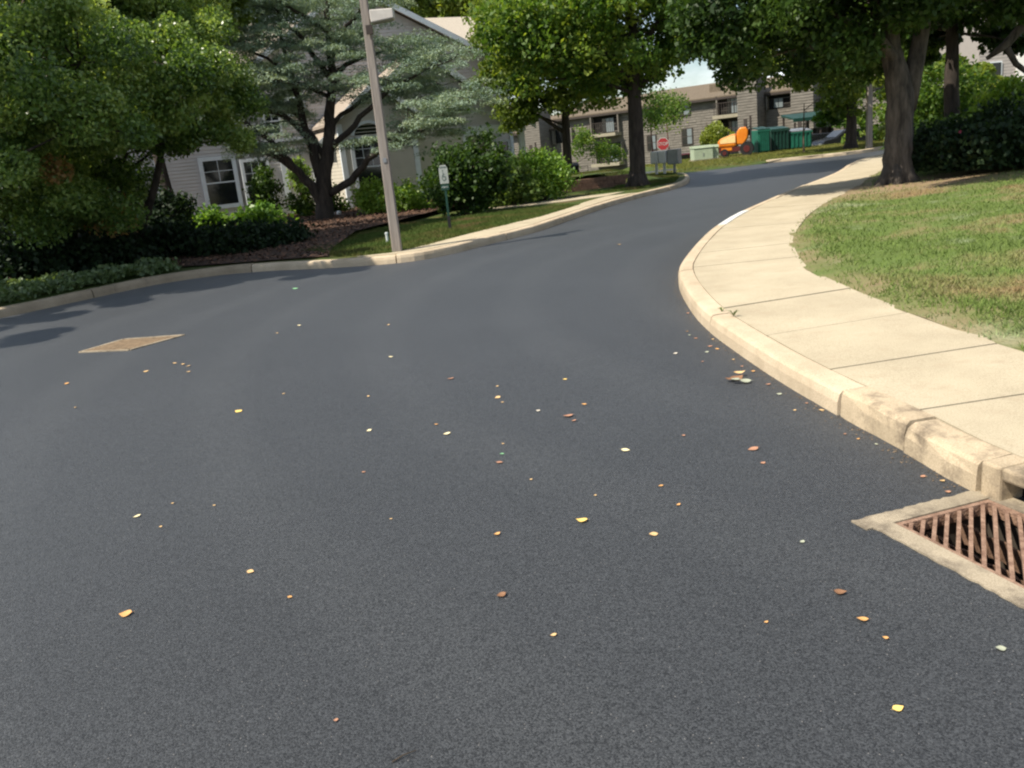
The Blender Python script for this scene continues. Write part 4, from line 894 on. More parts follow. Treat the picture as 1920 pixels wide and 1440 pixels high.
def win_px(x0, y0, x1, y1, v, **k):
    u0, _ = hpx(x0, (y0+y1)/2, v); u1, _ = hpx(x1, (y0+y1)/2, v); z1 = hpx((x0+x1)/2, y0, v)[1]; z0 = hpx((x0+x1)/2, y1, v)[1]
    RAW[0] = True; w = window(u0, u1, z0, z1, v, **k); RAW[0] = False; return w
def board_px(px, y0, y1, v, wd=.16):
    u, z1 = hpx(px, y0, v); z0 = hpx(px, y1, v)[1]; RAW[0] = True; HP(MB().box(u-wd/2, u+wd/2, v-.06, v-.015, z0, z1), 'corner_board', M_white); RAW[0] = False
# main cross gable
XS[0] = 1.35
G1 = [(-9.8, .1), (.2, .1), (.2, 5.5), (-4.8, 8.2), (-9.8, 5.5)]
wall_poly(G1, 36, 8, M_siding, M_siding)
roofslab([(-4.8, 35.6, 8.28), (.95, 35.6, 5.18), (.95, 45, 5.18), (-4.8, 45, 8.28)], .14)
roofslab([(-4.8, 45, 8.28), (-10.55, 45, 5.18), (-10.55, 35.6, 5.18), (-4.8, 35.6, 8.28)], .14)
rake(-4.8, 8.40, .98, 5.28, 35.55); rake(-4.8, 8.40, -10.6, 5.28, 35.55)
HP(MB().box(.07, .23, 35.93, 36.1, .1, 5.4), 'corner_board', M_white)
# eave return on the right
HP(MB().prism([(.23, 36.05, 5.28), (.95, 36.05, 5.28), (.95, 36.05, 5.10), (.23, 36.05, 4.78)], (0, .5, 0)), 'eave_return', M_white)
# rear block with the lit hip roof
wall_poly([(-20.5, .1), (-9.85, .1), (-9.85, 5.2), (-20.5, 5.2)], 36.25, 8, M_siding, M_siding)
roofslab([(-20.9, 35.8, 5.15), (-9.9, 35.8, 5.15), (-9.9, 41, 7.4), (-20.9, 41, 7.4)], .12)
RAW[0] = True
eR, zE = hpx(938, 112, 4.5); rR, zR = hpx(886, 36, 8.4)
HP(MB().prism([(-2.5, 4.5, zE), (eR, 4.5, zE), (rR, 8.4, zR), (-2.5, 8.4, zR)], (0, 0, .12)), 'roof', M_shinglelt); HP(MB().prism([(eR, 4.5, zE), (eR, 12.3, zE), (rR, 8.4, zR)], (0, 0, .12)), 'roof', M_shinglelt)
wR = hpx(952, 170, 5.1)[0]; HP(MB().box(2, wR, 5.1, 11.8, 0, zE-.02), 'wall', M_siding); HP(MB().box(2, eR+.02, 4.4, 4.48, zE-.1, zE+.1), 'fascia', M_white); HP(MB().box(wR-.14, wR+.02, 5.04, 5.09, 0, zE-.1), 'corner_board', M_white)
RAW[0] = False
# left wing windows
win_px(386, 300, 441, 384, 3.22, cols=2, rows=2, tw=.15); win_px(463, 302, 505, 392, 2.97, cols=3, rows=2, tw=.12)
win_px(497, 205, 522, 250, 2.97, cols=2, rows=2); win_px(540, 150, 566, 215, 2.97, cols=2, rows=2); win_px(400, 170, 436, 240, 3.22, cols=2, rows=2); win_px(250, 200, 285, 260, 3.22, cols=2, rows=2); win_px(30, 385, 85, 450, 3.22, cols=3, rows=2)
board_px(529, 295, 372, 2.97, .22); board_px(290, 300, 415, 3.22, .16); board_px(585, 290, 385, 2.97, .14)
HP(MB().box(-10.0, -5.6, 35.93, 35.985, 2.86, 3.0), 'band_board', M_white)
dd = HP(MB().box(-16.6, -15.55, 36.16, 36.25, .1, 2.25), 'door', mat('door', (.05, .03, .025), .5)); HP(MB().box(-16.72, -16.6, 36.14, 36.26, .1, 2.37).box(-15.55, -15.43, 36.14, 36.26, .1, 2.37).box(-16.6, -15.55, 36.14, 36.26, 2.25, 2.37), 'door_frame', M_white, dd)
HP(MB().box(-15.72, -15.66, 36.1, 36.16, 1.0, 1.12), 'handle', M_chrome, dd)
# second gable over the porch (front at y=34)
XS[0] = .45
G2a = [(-6.35, 2.75), (1.45, 2.75), (-2.45, 5.50)]
wall_poly(G2a, 34, 3.6, M_siding, M_siding, 'gable')
roofslab([(-2.45, 33.65, 5.58), (1.75, 33.65, 2.62), (1.75, 36, 2.62), (-2.45, 37, 5.58)], .13)
roofslab([(-2.45, 37, 5.58), (-6.65, 36, 2.62), (-6.65, 33.65, 2.62), (-2.45, 33.65, 5.58)], .13)
rake(-2.45, 5.70, 1.80, 2.71, 33.6, .24); rake(-2.45, 5.70, -6.7, 2.71, 33.6, .24)
HP(MB().box(-1.0, 1.5, 33.9, 34.06, 2.42, 2.75), 'porch_beam', M_white)
HP(MB().box(1.22, 1.42, 33.88, 34.08, .1, 2.42), 'porch_post', M_white)
wall_poly([(-5.3, .1), (-.9, .1), (-.9, 2.74), (-5.3, 2.74)], 34, 2.2, M_siding2, M_siding2)
HP(MB().box(-1.05, -.88, 33.94, 34.05, .1, 2.41), 'corner_board', M_white)
XS[0] = 1.35; window(.35, .8, 1.0, 2.1, 36.0, 1, 1); XS[0] = .45
# front bay with arched window
XS[0] = 0
wall_poly([(-5.42, .1), (-2.75, .1), (-2.75, 3.35), (-4.08, 4.42), (-5.42, 3.35)], 33, 3, M_siding2, M_siding2, 'bay_wall')
roofslab([(-4.08, 32.7, 4.47), (-2.45, 32.7, 3.17), (-2.45, 34.6, 3.17), (-4.08, 34.6, 4.47)], .1)
roofslab([(-4.08, 36, 4.47), (-5.72, 36, 3.17), (-5.72, 32.7, 3.17), (-4.08, 32.7, 4.47)], .1)
rake(-4.08, 4.56, -2.40, 3.24, 32.66, .16); rake(-4.08, 4.56, -5.77, 3.24, 32.66, .16)
# sunlit side wall of the bay, clapboards facing left
sm = MB(); z = .1
while z < 3.2:
    sm.add([(-5.436, 33.02, z), (-5.436, 35.98, z), (-5.423, 35.98, z+.125), (-5.423, 33.02, z+.125), (-5.42, 33.02, z), (-5.42, 35.98, z)], [(1, 0, 3, 2), (0, 1, 5, 4)]); z += .125
HP(sm, 'side_siding', M_siding2, None, 'stuff')
HP(MB().box(-5.46, -5.28, 32.94, 33.08, .1, 3.2), 'corner_board', M_white); HP(MB().box(-2.90, -2.72, 32.94, 33.0, .1, 3.2), 'corner_board', M_white)
win_px(668, 262, 716, 362, 0, cols=3, rows=3, tw=.14)
ar = MB(); (ca, cb), (cc, _) = hpx(691, 252, 0), hpx(714, 252, 0); cx, cz, ro_ = HC.x+ca/1.13, .1+cb/1.04, .60; n = 14
vs = []
for k in range(n+1):
    a = math.pi*k/n; vs += [(cx+math.cos(a)*ro_, 32.93, cz+math.sin(a)*ro_*.8), (cx+math.cos(a)*(ro_-.1), 32.93, cz+math.sin(a)*(ro_*.8-.1))]
m2 = [(x, y+.09, z) for x, y, z in vs]; nn_ = len(vs); fs = []
for k in range(n): fs += [(2*k, 2*k+2, 2*k+3, 2*k+1), (2*k, 2*k+nn_, 2*k+2+nn_, 2*k+2), (2*k+1, 2*k+3, 2*k+3+nn_, 2*k+1+nn_)]
aw = HP(MB().add(vs+m2, fs), 'arch_trim', M_white)
HP(MB().prism([(cx+math.cos(math.pi*k/n)*(ro_-.1), 32.975, cz+math.sin(math.pi*k/n)*(ro_*.8-.1)) for k in range(n+1)], (0, .01, 0)), 'arch_pane', M_glass, aw)
# foundation
XS[0] = 0; HP(MB().box(-5.4, -.9, 33.0, 33.02, -.1, .1), 'foundation', mat('foundation', (.25, .23, .2), .9))

# grey house at the right edge
rb = empty('grey_building', Q(1905, 170, 44)-Vector((0, 0, 6)), 'grey-sided building with bright white corner board at the right edge', 'building')
q0 = Q(1872, 160, 44); q1 = Q(1903, 160, 44)
MB().box(q0.x-1, q1.x, 44, 52, 0, 9).build('wall', mat('grey siding', (.36, .33, .31), .8, var=.05), rb, world=True)
lm = MB(); z = 0
while z < 8.9: lm.add([(q0.x-1, 43.985, z), (q1.x, 43.985, z), (q1.x, 43.998, z+.15), (q0.x-1, 43.998, z+.15)], [(0, 1, 2, 3)]); z += .15
lm.build('siding', MATS['grey siding'], rb, world=True, kind='stuff')
MB().box(q1.x, q1.x+.5, 43.9, 44.5, 0, 9).build('corner_board', mat('bright white', (.8, .79, .76), .6, var=.03), rb, world=True)
MB().box(q1.x+.5, q1.x+9, 44.2, 52, 0, 9).build('side_wall', mat('tan siding', (.45, .40, .30), .8, var=.05), rb, world=True)
MB().prism([(q0.x-1.5, 43.5, 9), (q1.x+9.5, 43.5, 9), (q1.x+9.5, 48, 11.2), (q0.x-1.5, 48, 11.2)], (0, 0, .15)).build('roof', M_shingle, rb, world=True)
for zz in (2.2, 5.2): 
    w = MB().box(q0.x-.6, q0.x+.1, 43.92, 43.98, zz, zz+1.4).build('window', M_white, rb, world=True); wpn = MB().box(q0.x-.54, q0.x+.04, 43.90, 43.915, zz+.06, zz+1.34).build('pane', M_glass, w); wpn.data.transform(Matrix.Translation(-rb.location))

# ------------------------------------------------------------------ apartment block
AT = math.atan2(-.6, .8); A0 = Vector((8.6, 86, -1.7))
apt = empty('apartment_building', A0, 'long brown shingled apartment block with stair towers and recessed balconies beyond the bank', 'building', rz=AT)
def AP(mb, name, m_, parent=None, kind=None): return mb.build(name, m_, parent or apt, kind=kind)
# local: x along facade to the right, y away; position along x so that the ray through px hits the facade plane
ax = Vector((math.cos(AT), math.sin(AT), 0)); an_ = Vector((math.sin(AT), -math.cos(AT), 0))
def apx(px, py, off=0):   # local (x,z) of the facade point seen at px,py
    d = ray(px, py); o_ = Vector((0, 0, EYE)); pl_ = A0+an_*off; t = (pl_-o_).dot(an_)/d.dot(an_); h = o_+d*t-A0; return h.dot(ax), h.z
xs = {k: apx(k, 230)[0] for k in range(980, 1660, 5)}
def X(px, py=230, off=0): return apx(px, py, off)[0]
def Zz(px, py, off=0): return apx(px, py, off)[1]
xL, xR = X(1000)-16, X(1640)+10
ze = Zz(1290, 192); zr = Zz(1290, 168)
sec = [(xL, X(1042), -1.5, Zz(1075, 238)), (X(1042), X(1190), -1.5, Zz(1120, 215)), (X(1190), X(1405), -1.5, Zz(1290, 191)), (X(1405), xR, -1.5, Zz(1470, 172))]
for a, b, z0, z1 in sec:
    w = AP(MB().box(a, b, 0, 12, z0, z1), 'wall', M_aptwall)
    sidm = MB(); z = z0
    while z < z1-.05:
        zt = min(z+.22, z1); x = a
        while x < b:
            x2 = min(b, x+random.uniform(.5, 1.1)); o1 = random.uniform(.03, .055); k = len(sidm.v)
            sidm.add([(x, -o1, z), (x2-.02, -o1, z), (x2-.02, -.008, zt), (x, -.008, zt), (x, -.002, z), (x2-.02, -.002, z), (x2-.02, -.002, zt), (x, -.002, zt)], [(0, 1, 2, 3), (4, 5, 1, 0), (1, 5, 6, 2), (4, 0, 3, 7)]); x = x2
        z += .22
    AP(sidm, 'shingle_courses', M_aptwall, w, 'stuff')
    dz = .85
    AP(MB().prism([(a, -.5, z1), (b, -.5, z1), (b, 3.4, z1+dz+.5), (a, 3.4, z1+dz+.5)], (0, 0, .12)), 'roof', M_bshingle)
    AP(MB().prism([(a, 3.4, z1+dz+.5), (b, 3.4, z1+dz+.5), (b, 12, z1+.3), (a, 12, z1+.3)], (0, 0, .12)), 'roof', M_bshingle)
    AP(MB().box(a, b, -.52, -.40, z1-.16, z1+.02), 'gutter', M_trimdk)
def recess(px0, px1, ytop, ybot, pane=M_glass, rail=True, slab=True, panex=None, pm_=1.0):
    pm2 = (px0+px1)/2; a, b = X(px0), X(px1); z1 = Zz(pm2, ytop); z0 = Zz(pm2, ybot)
    w = AP(MB().box(a, b, -.045, -.035, z0, z1), 'balcony', M_void)  # flat black sheet on the wall; the recess shade is painted
    # reveal
    AP(MB().box(a-.12, a, -.5, -.03, z0, z1).box(b, b+.12, -.5, -.03, z0, z1), 'side_panel', M_aptwall, w)
    p0, p1 = panex or (.35, .8); n = 3
    xx0 = a+(b-a)*p0; xx1 = a+(b-a)*p1
    for i in range(n):
        u0 = xx0+(xx1-xx0)*i/n; u1 = xx0+(xx1-xx0)*(i+1)/n-.05
        AP(MB().box(u0, u1, -.09, -.05, z0+.1, z1-.25), 'pane', pane if i else M_glass, w)
    if slab: AP(MB().box(a-.15, b+.15, -1.3, -.03, z0-.28, z0), 'slab', M_slab, w)
    if rail:
        rm = MB().box(a, b, -1.28, -1.24, z0+.95, z0+1.0)
        x = a
        while x < b: rm.box(x, x+.035, -1.275, -1.245, z0, z0+.95); x += .22
        AP(rm, 'railing', M_trimdk, w)
    return w
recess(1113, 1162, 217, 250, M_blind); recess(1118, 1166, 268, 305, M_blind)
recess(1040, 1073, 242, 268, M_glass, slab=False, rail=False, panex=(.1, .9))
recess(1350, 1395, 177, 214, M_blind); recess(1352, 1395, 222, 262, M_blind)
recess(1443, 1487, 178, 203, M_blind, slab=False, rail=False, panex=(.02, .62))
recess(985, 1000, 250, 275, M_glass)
def awin(px0, px1, y0, y1, off=-.03, g=M_glass, lab=None):
    pm2 = (px0+px1)/2; a, b = X(px0, 230), X(px1, 230); z1 = Zz(pm2, y0); z0 = Zz(pm2, y1)
    w = AP(MB().box(a-.09, b+.09, off-.07, off, z0-.09, z1+.09), 'window', M_trimdk)
    AP(MB().box(a, (a+b)/2-.03, off-.09, off-.071, z0, z1), 'pane', g, w); AP(MB().box((a+b)/2+.03, b, off-.09, off-.071, z0, z1), 'pane', M_blind, w)
    AP(MB().box(a, b, off-.095, off-.091, (z0+z1)/2-.03, (z0+z1)/2+.03), 'sash_bar', M_trimdk, w)
awin(1273, 1294, 192, 215); awin(1279, 1297, 242, 270); awin(1213, 1228, 255, 280); awin(1100, 1108, 245, 262)
awin(1232, 1250, 196, 218); awin(1555, 1590, 175, 200)
# stair towers
def tower(px0, px1, ytop, dep=2.2):
    a, b = X(px0), X(px1); z1 = Zz((px0+px1)/2, ytop)
    w = AP(MB().box(a, b, -dep, -.02, -1.5, z1), 'stair_tower', M_aptwall); sidm = MB(); z = -1.5
    while z < z1-.05:
        sidm.add([(a-.04, -dep-.045, z), (b+.04, -dep-.045, z), (b+.004, -dep-.004, z+.22), (a-.004, -dep-.004, z+.22), (b+.04, -.02, z), (b+.004, -.02, z+.22), (a-.04, -.02, z), (a-.004, -.02, z+.22)], [(0, 1, 2, 3), (1, 4, 5, 2), (6, 0, 3, 7)]); z += .22
    AP(sidm, 'shingle_courses', M_aptwall, w, 'stuff')
    AP(MB().box(a-.12, b+.12, -dep-.12, 0, z1, z1+.14), 'cap', M_trimdk, w)
    AP(MB().box(a+(b-a)*.3, a+(b-a)*.48, -dep-.06, -dep-.031, z1-4.2, z1-3.2), 'vent', M_trimdk, w)
    AP(MB().box(b-.62, b-.5, -dep-.1, -dep-.031, -1.4, z1-3), 'downpipe', M_trimdk, w)
tower(1003, 1033, 206); tower(1402, 1437, 146); tower(1500, 1540, 135)
# roof vents
for px in (1336, 1180): a = X(px); AP(MB().box(a-.5, a+.5, .8, 1.3, ze+.6, ze+1.25), 'roof_vent', M_bshingle)

# ------------------------------------------------------------------ stone retaining wall
rw = empty('retaining_wall', (.6, 29.5, .1), 'low red-brown block retaining wall behind the clipped bush', 'wall')
wa = Vector((.6, 29.56, 0)); wb = Vector((4.75, 31.4, 0)); wd = (wb-wa).normalized(); wn_ = Vector((wd.y, -wd.x, 0)); Lw = (wb-wa).length
ms = [];
for k in range(4):
    hw = .19+.02*k; bm = MB().box(-hw, hw, -.14, .14, -.068, .068); mo = bm.build('stone', M_wallstone, None, bevel=.018); ms.append(mo.data); bpy.data.objects.remove(mo)
for row in range(4):
    s_ = .2*(row % 2)
    while s_ < Lw-.2-row*.12*(8 if row > 2 else 0):
        k = random.randrange(4); wd_ = (.19+.02*k)*2+.012; c = wa+wd*(s_+wd_/2)+wn_*(.03-.025*row+random.uniform(-.012, .012))
        b = bpy.data.objects.new('stone', ms[k]); COL.objects.link(b); b.parent = rw; b.location = (c.x-rw.location.x, c.y-rw.location.y, .16+.142*row-rw.location.z+random.uniform(-.003, .003))
        b.rotation_euler = (random.uniform(-.02, .02), random.uniform(-.02, .02), math.atan2(wd.y, wd.x)+random.uniform(-.03, .03)); s_ += wd_

te = MB(); a_ = wa-wn_*.08-wd*.1; b_ = wb-wn_*.08+wd*.1
te.add([(a_.x, a_.y, .632), (b_.x, b_.y, .632), ((b_-wn_*1.5).x, (b_-wn_*1.5).y, .645), ((a_-wn_*1.5).x, (a_-wn_*1.5).y, .645)], [(0, 1, 2, 3)]).build('terrace_edge', M_verge).__setitem__('kind', 'structure')
# ------------------------------------------------------------------ lamp post and wooden pole
def lamp(base, label, h, w0, w1, fix=True):
    r_ = empty('lamp_post' if fix else 'wooden_pole', base, label, 'lamp post' if fix else 'pole')
    n = 8; mb = MB(); vs = []; fs = []
    for i in range(n+1):
        t = i/n; w = (w0*(1-t)+w1*t)/2; c_ = .2*w
        for x, y in ((-w+c_, -w), (w-c_, -w), (w, -w+c_), (w, w-c_), (w-c_, w), (-w+c_, w), (-w, w-c_), (-w, -w+c_)): vs.append((x+random.uniform(-.003, .003), y, h*t-.1*(i == 0)))
    for i in range(n):
        for k in range(8): k2 = (k+1) % 8; fs.append((i*8+k, i*8+k2, (i+1)*8+k2, (i+1)*8+k))
    fs.append(tuple(n*8+k for k in range(8)))
    mb.add(vs, fs).build('post', M_wood, r_)
    if fix:
        MB().box(-.03, .03, -w0/2-.004, -w0/2-.0005, 1.55, 1.63).build('number_tag', M_chrome, r_)
        zf = h-1.27
        MB().box(w1/2, w1/2+.04, -.05, .05, zf-.02, zf+.10).build('arm', M_fixt, r_)
        MB().prism([(.085, -.15, zf-.09), (.47, -.15, zf-.05), (.47, -.15, zf+.10), (.085, -.15, zf+.11)], (0, .30, 0)).build('lamp_head', M_fixt, r_, bevel=.015)
        MB().prism([(.11, -.12, zf-.094), (.44, -.12, zf-.060), (.44, -.12, zf-.05), (.11, -.12, zf-.08)], (0, .24, 0)).build('lens', mat('lens', (.25, .24, .22), .3), r_)
        MB().box(-.01, .10, -.14, -.09, zf-.26, zf-.12).build('photocell', M_trimdk, r_)
    return r_
lamp((-1.78, 15.35, .14), 'square wooden lamp post with boxy head leaning at the left kerb', 5.15, .17, .12)
lamp((18.35, 42.3, .13), 'plain wooden pole on the far bank between the thin tree and the forked trunk', 6.2, .26, .20, False)

# white pipe marker by the lamp post
q = P(727, 455, .14); r_ = empty('pipe_marker', q, 'short white plastic marker pipe left of the lamp post foot', 'marker')
MB().tube([(0, 0, -.02), (0, 0, .17)], [.028, .028], 12).build('pipe', M_signw, r_); MB().tube([(0, 0, .17), (0, 0, .2), (0, 0, .21)], [.034, .034, .02], 12).build('cap', M_signw, r_)
# white landscape stones at cedar foot
for i, (px, py, lb) in enumerate([(625, 407, 'small round white garden light left at the house corner'), (636, 405, 'small round white garden light right at the house corner')]):
    q = P(px, py, .26); r_ = empty('garden_light', q, lb, 'garden light')
    MB().tube([(0, 0, -.05), (0, 0, .06)], [.012, .012], 6).build('stake', M_black, r_)
    vs = [(.0, 0, .05)]; MB().tube([(0, 0, .04), (0, 0, .07), (0, 0, .12), (0, 0, .16), (0, 0, .175)], [.03, .065, .075, .05, .01], 12).build('globe', mat('bright white', (.8, .79, .76), .6), r_, smooth=True)

# ------------------------------------------------------------------ parking sign
def letters(mb_parent, text, size, loc, material, rot, name='lettering', th=.002):
    cu = bpy.data.curves.new(name, 'FONT'); cu.body = text; cu.size = size; cu.align_x = 'CENTER'; cu.align_y = 'CENTER'; cu.extrude = th
    o_ = bpy.data.objects.new(name, cu); COL.objects.link(o_); bpy.context.view_layer.update()
    me = bpy.data.meshes.new_from_object(o_); bpy.data.objects.remove(o_); me.materials.clear(); me.materials.append(material)
    ob = bpy.data.objects.new(name, me); COL.objects.link(ob); ob.parent = mb_parent; ob.location = loc; ob.rotation_euler = rot; return ob
sb = P(844, 430, .14); sg = empty('parking_sign', sb, 'white parking plate with wheelchair symbol on a dark green post before the tall shrub', 'sign')
MB().box(-.035, .035, -.02, .02, -.05, 1.0).build('post', M_greendk, sg); MB().box(-.05, .05, -.03, .03, -.02, .30).build('post_sleeve', M_black, sg)
def rsign(w, h, z, t=.006, c_=.03):
    pts = []
    for cx_, cz_, a0_ in ((w/2-c_, h/2-c_, 0), (-w/2+c_, h/2-c_, 90), (-w/2+c_, -h/2+c_, 180), (w/2-c_, -h/2+c_, 270)):
        for k in range(5): a = R(a0_+k*22.5); pts.append((cx_+c_*math.cos(a), -.03, z+cz_+c_*math.sin(a)))
    return MB().prism(pts, (0, t, 0))
pts = [(-.145, -.032, 1.03), (.145, -.032, 1.03), (.145, -.032, 1.36), (.09, -.032, 1.44), (-.09, -.032, 1.44), (-.145, -.032, 1.36)]
MB().prism(pts, (0, .006, 0)).build('plate', mat('shaded sign white', (.33, .36, .34), .5, var=.08), sg)  # white plate greyed down, its shade carried by the colour
rsign(.27, .13, .95).build('lower_plate', M_greendk, sg)
# wheelchair figure
wc = MB(); n = 16
for k in range(n-3):
    a = R(120+k*20); b = R(120+(k+1)*20); wc.bar((.0+.062*math.cos(a), -.035, 1.16+.062*math.sin(a)), (.062*math.cos(b), -.035, 1.16+.062*math.sin(b)), .004, .014, (math.cos((a+b)/2), 0, math.sin((a+b)/2)))
wc.bar((-.02, -.035, 1.28), (-.01, -.035, 1.17), .004, .016, (1, 0, 0)).bar((-.01, -.0352, 1.18), (.05, -.0352, 1.18), .004, .014).bar((.045, -.0354, 1.18), (.07, -.0354, 1.11), .004, .014, (1, 0, 0)).bar((-.02, -.0356, 1.24), (.035, -.0356, 1.235), .004, .011)
wc.prism([(-.022+.018*math.cos(a_), -.037, 1.315+.018*math.sin(a_)) for a_ in [k*.785 for k in range(8)]], (0, .004, 0))
wc.build('wheelchair_symbol', M_greendk, sg)
letters(sg, 'RESERVED', .047, (0, -.034, 1.385), M_greendk, (R(90), 0, 0)); letters(sg, 'PARKING', .05, (0, -.034, .95), M_signw, (R(90), 0, 0))

sg.scale = (.66, .74, .97)
# ------------------------------------------------------------------ stop sign
q = Q(1243, 270, 54); st_ = empty('stop_sign', (q.x, 54, Hg(q.x, 54)), 'small red octagonal stop sign behind the white mailboxes', 'sign'); zc = q.z-st_.location.z
MB().box(-.03, .03, 0, .04, -.2, zc+.3).build('post', M_chrome, st_)
oc = [(.4*math.cos(R(22.5+45*k)), -.02, zc+.4*math.sin(R(22.5+45*k))) for k in range(8)]; oc2 = [(.37*math.cos(R(22.5+45*k)), -.026, zc+.37*math.sin(R(22.5+45*k))) for k in range(8)]
MB().prism(oc, (0, .012, 0)).build('rim', M_signw, st_); MB().prism(oc2, (0, .004, 0)).build('face', M_red, st_)
letters(st_, 'STOP', .27, (0, -.029, zc), M_signw, (R(90), 0, 0))

# ------------------------------------------------------------------ mailboxes
q = P(1240, 328, .14); mbx = empty('mailbox_cluster', (q.x, q.y, .14), 'pair of white cluster mailboxes on two legs beyond the kerb point', 'mailbox', rz=-.6)
for sx in (-.2, .16):
    MB().box(sx-.045, sx+.045, -.045, .045, -.05, .48).build('leg', mat('bright white', (.8, .79, .76)), mbx)
    bo = MB().box(sx-.17, sx+.15, -.2, .2, .48, .98).build('box', mat('bright white', (.8, .79, .76)), mbx, bevel=.02)
    for r2 in range(3): MB().box(sx-.13, sx+.11, -.212, -.202, .52+.15*r2, .64+.15*r2).build('door', MATS['bright white'], bo)
MB().box(.36, .85, -.15, .25, .40, 1.0).build('parcel_box', M_chrome, mbx, bevel=.02); MB().box(.55, .63, 0, .08, -.05, .4).build('leg', M_chrome, mbx)

# ------------------------------------------------------------------ utility cabinets
def cabinet(px, py, z, w, d, h, lb):
    q = Q(px, py, 48.5); q.z = Hg(q.x, q.y); c_ = empty('utility_cabinet', q, lb, 'utility cabinet')
    MB().box(-w/2-.08, w/2+.08, -d/2-.08, d/2+.08, -.12, .06).build('pad', M_collar, c_)
    b_ = MB().box(-w/2, w/2, -d/2, d/2, .06, h*.84).build('body', M_palegreen, c_, bevel=.015)
    MB().prism([(-w/2-.03, -d/2-.03, h*.84), (w/2+.03, -d/2-.03, h*.84), (w/2+.03, -d/2+.02, h), (-w/2-.03, -d/2+.02, h)], (0, d+.02, 0)).build('lid', M_palegreen, c_)
    MB().box(-.02, .02, -d/2-.02, -d/2-.002, h*.3, h*.5).build('latch', M_chrome, b_)
cabinet(1316, 304, .3, 1.05, .9, .80, 'wide pale green utility cabinet left of the orange machine')
cabinet(1338, 301, .3, .42, .6, .78, 'narrow pale green utility cabinet touching the orange machine')

# ------------------------------------------------------------------ orange paving machine
q = Q(1381, 295, 49.5); q.z = Hg(q.x, q.y); om = empty('road_roller', q, 'orange road machine with rounded light hood standing on the bank', 'machine', rz=-.35)
def disc(mb, c, r, w, axis='y', n=20, r2=None):
    pts = []; c = Vector(c)
    for k in range(n):
        a = 2*math.pi*k/n; pts.append((c.x+r*math.cos(a), c.y-w/2, c.z+r*math.sin(a)))
    return mb.prism(pts, (0, w, 0))
hood_ = MB(); prof = [(-1.15, .62), (-1.22, .85), (-1.15, 1.08), (-.95, 1.2), (-.2, 1.42), (.05, 1.42), (.05, .62)]
hood_.prism([(x, -.55, z) for x, z in prof], (0, 1.1, 0)).build('hood', M_orange, om, bevel=.12)
MB().prism([(-1.08, -.5, 1.145), (-.95, -.5, 1.215), (-.2, -.5, 1.435), (-.02, -.5, 1.44), (-.02, -.5, 1.40), (-.2, -.5, 1.40), (-.95, -.5, 1.18)], (0, 1.0, 0)).build('hood_top', M_orangelt, om)
MB().prism([(-1.02, -.57, .88), (-1.02, -.57, 1.04), (-.9, -.57, 1.12), (-.2, -.57, 1.34), (.0, -.57, 1.34), (.0, -.57, .88)], (0, .018, 0)).build('side_panel', M_orangelt, om)
MB().prism([(.08, -.5, .75), (.08, -.5, 1.5), (.3, -.5, 1.78), (.72, -.5, 1.8), (.85, -.5, 1.55), (.8, -.5, 1.1), (.5, -.5, .7)], (0, 1.0, 0)).build('cab', M_orange, om, bevel=.08)
MB().box(.72, .78, -.45, -.1, 1.2, 1.95).box(.84, .98, -.2, .2, 1.25, 1.65).build('seat', M_black, om)
MB().box(.95, 1.0, -.3, -.25, 1.0, 1.85).bar((.7, -.3, 1.6), (.96, -.3, 1.85), .04, .04).build('handrail', M_black, om)
MB().box(-1.12, .95, -.5, .5, .32, .62).build('chassis', M_maroon, om); MB().box(-.95, -.25, -.53, -.505, .42, .6).build('step_panel', M_orange, om)
for x, r2 in ((-.75, .27), (.72, .44)):
    w_ = MB(); disc(w_, (x, -.42, r2), r2, .26, n=22); w_.build('wheel', M_black, om); h_ = MB(); disc(h_, (x, -.56, r2), r2*.5, .03, n=16); h_.build('hub', M_maroon, om)
    w_ = MB(); disc(w_, (x, .42, r2), r2, .26, n=22); w_.build('wheel', M_black, om)
MB().tube([(-.5, .2, 1.3), (-.5, .2, 1.62)], [.04, .04], 8).build('exhaust', M_black, om)
om.scale = (.82, .82, .86)

# ------------------------------------------------------------------ dumpsters and shelter
def dumpster(px, py, z, w, d, h, lb, rz, lidm, bm_=None):
    bm_ = bm_ or M_green
    q = Q(px, py, 50+(py < 285)*1.0); q.z = Hg(q.x, q.y); o_ = empty('dumpster', q, lb, 'dumpster', rz=rz)
    MB().prism([(-w/2, -d/2, .08), (w/2, -d/2, .08), (w/2, -d/2, h), (-w/2, -d/2, h)], (0, d, 0)).build('body', bm_, o_, bevel=.02)
    rb_ = MB()
    for k in range(5): x = -w/2+.12+(w-.24)*k/4; rb_.box(x-.03, x+.03, -d/2-.05, -d/2-.002, .15, h-.1)
    rb_.box(-w/2-.03, w/2+.03, -d/2-.06, -d/2-.003, h-.09, h+.0).build('rib', bm_, o_)
    for sx in (-1, 1): MB().prism([(sx*w/4-w/4+.02, -d/2-.05, h+.003), (sx*w/4+w/4-.02, -d/2-.05, h+.003), (sx*w/4+w/4-.02, d/2, h+.14), (sx*w/4-w/4+.02, d/2, h+.14)], (0, 0, .05)).build('lid', lidm, o_)
    for sx in (-1, 1): MB().box(sx*(w/2-.15)-.05, sx*(w/2-.15)+.05, -d/2+.05, -d/2+.15, 0, .09).build('caster', M_black, o_)
dumpster(1427, 289, .3, .68, 1.2, 1.28, 'tall bright green dumpster end beside the orange machine', .0, M_greendk)
dumpster(1457, 284, .3, 1.05, 1.3, 1.2, 'added dark green dumpster standing for the shaded gap between the two bright green ones', .0, M_greendk, M_greendk)  # stand-in for a dark recess; its shade is painted as dark green
dumpster(1496, 281, .3, 1.2, 1.2, .98, 'low green dumpster with pale lid under the green-roofed shelter', .0, M_chrome)
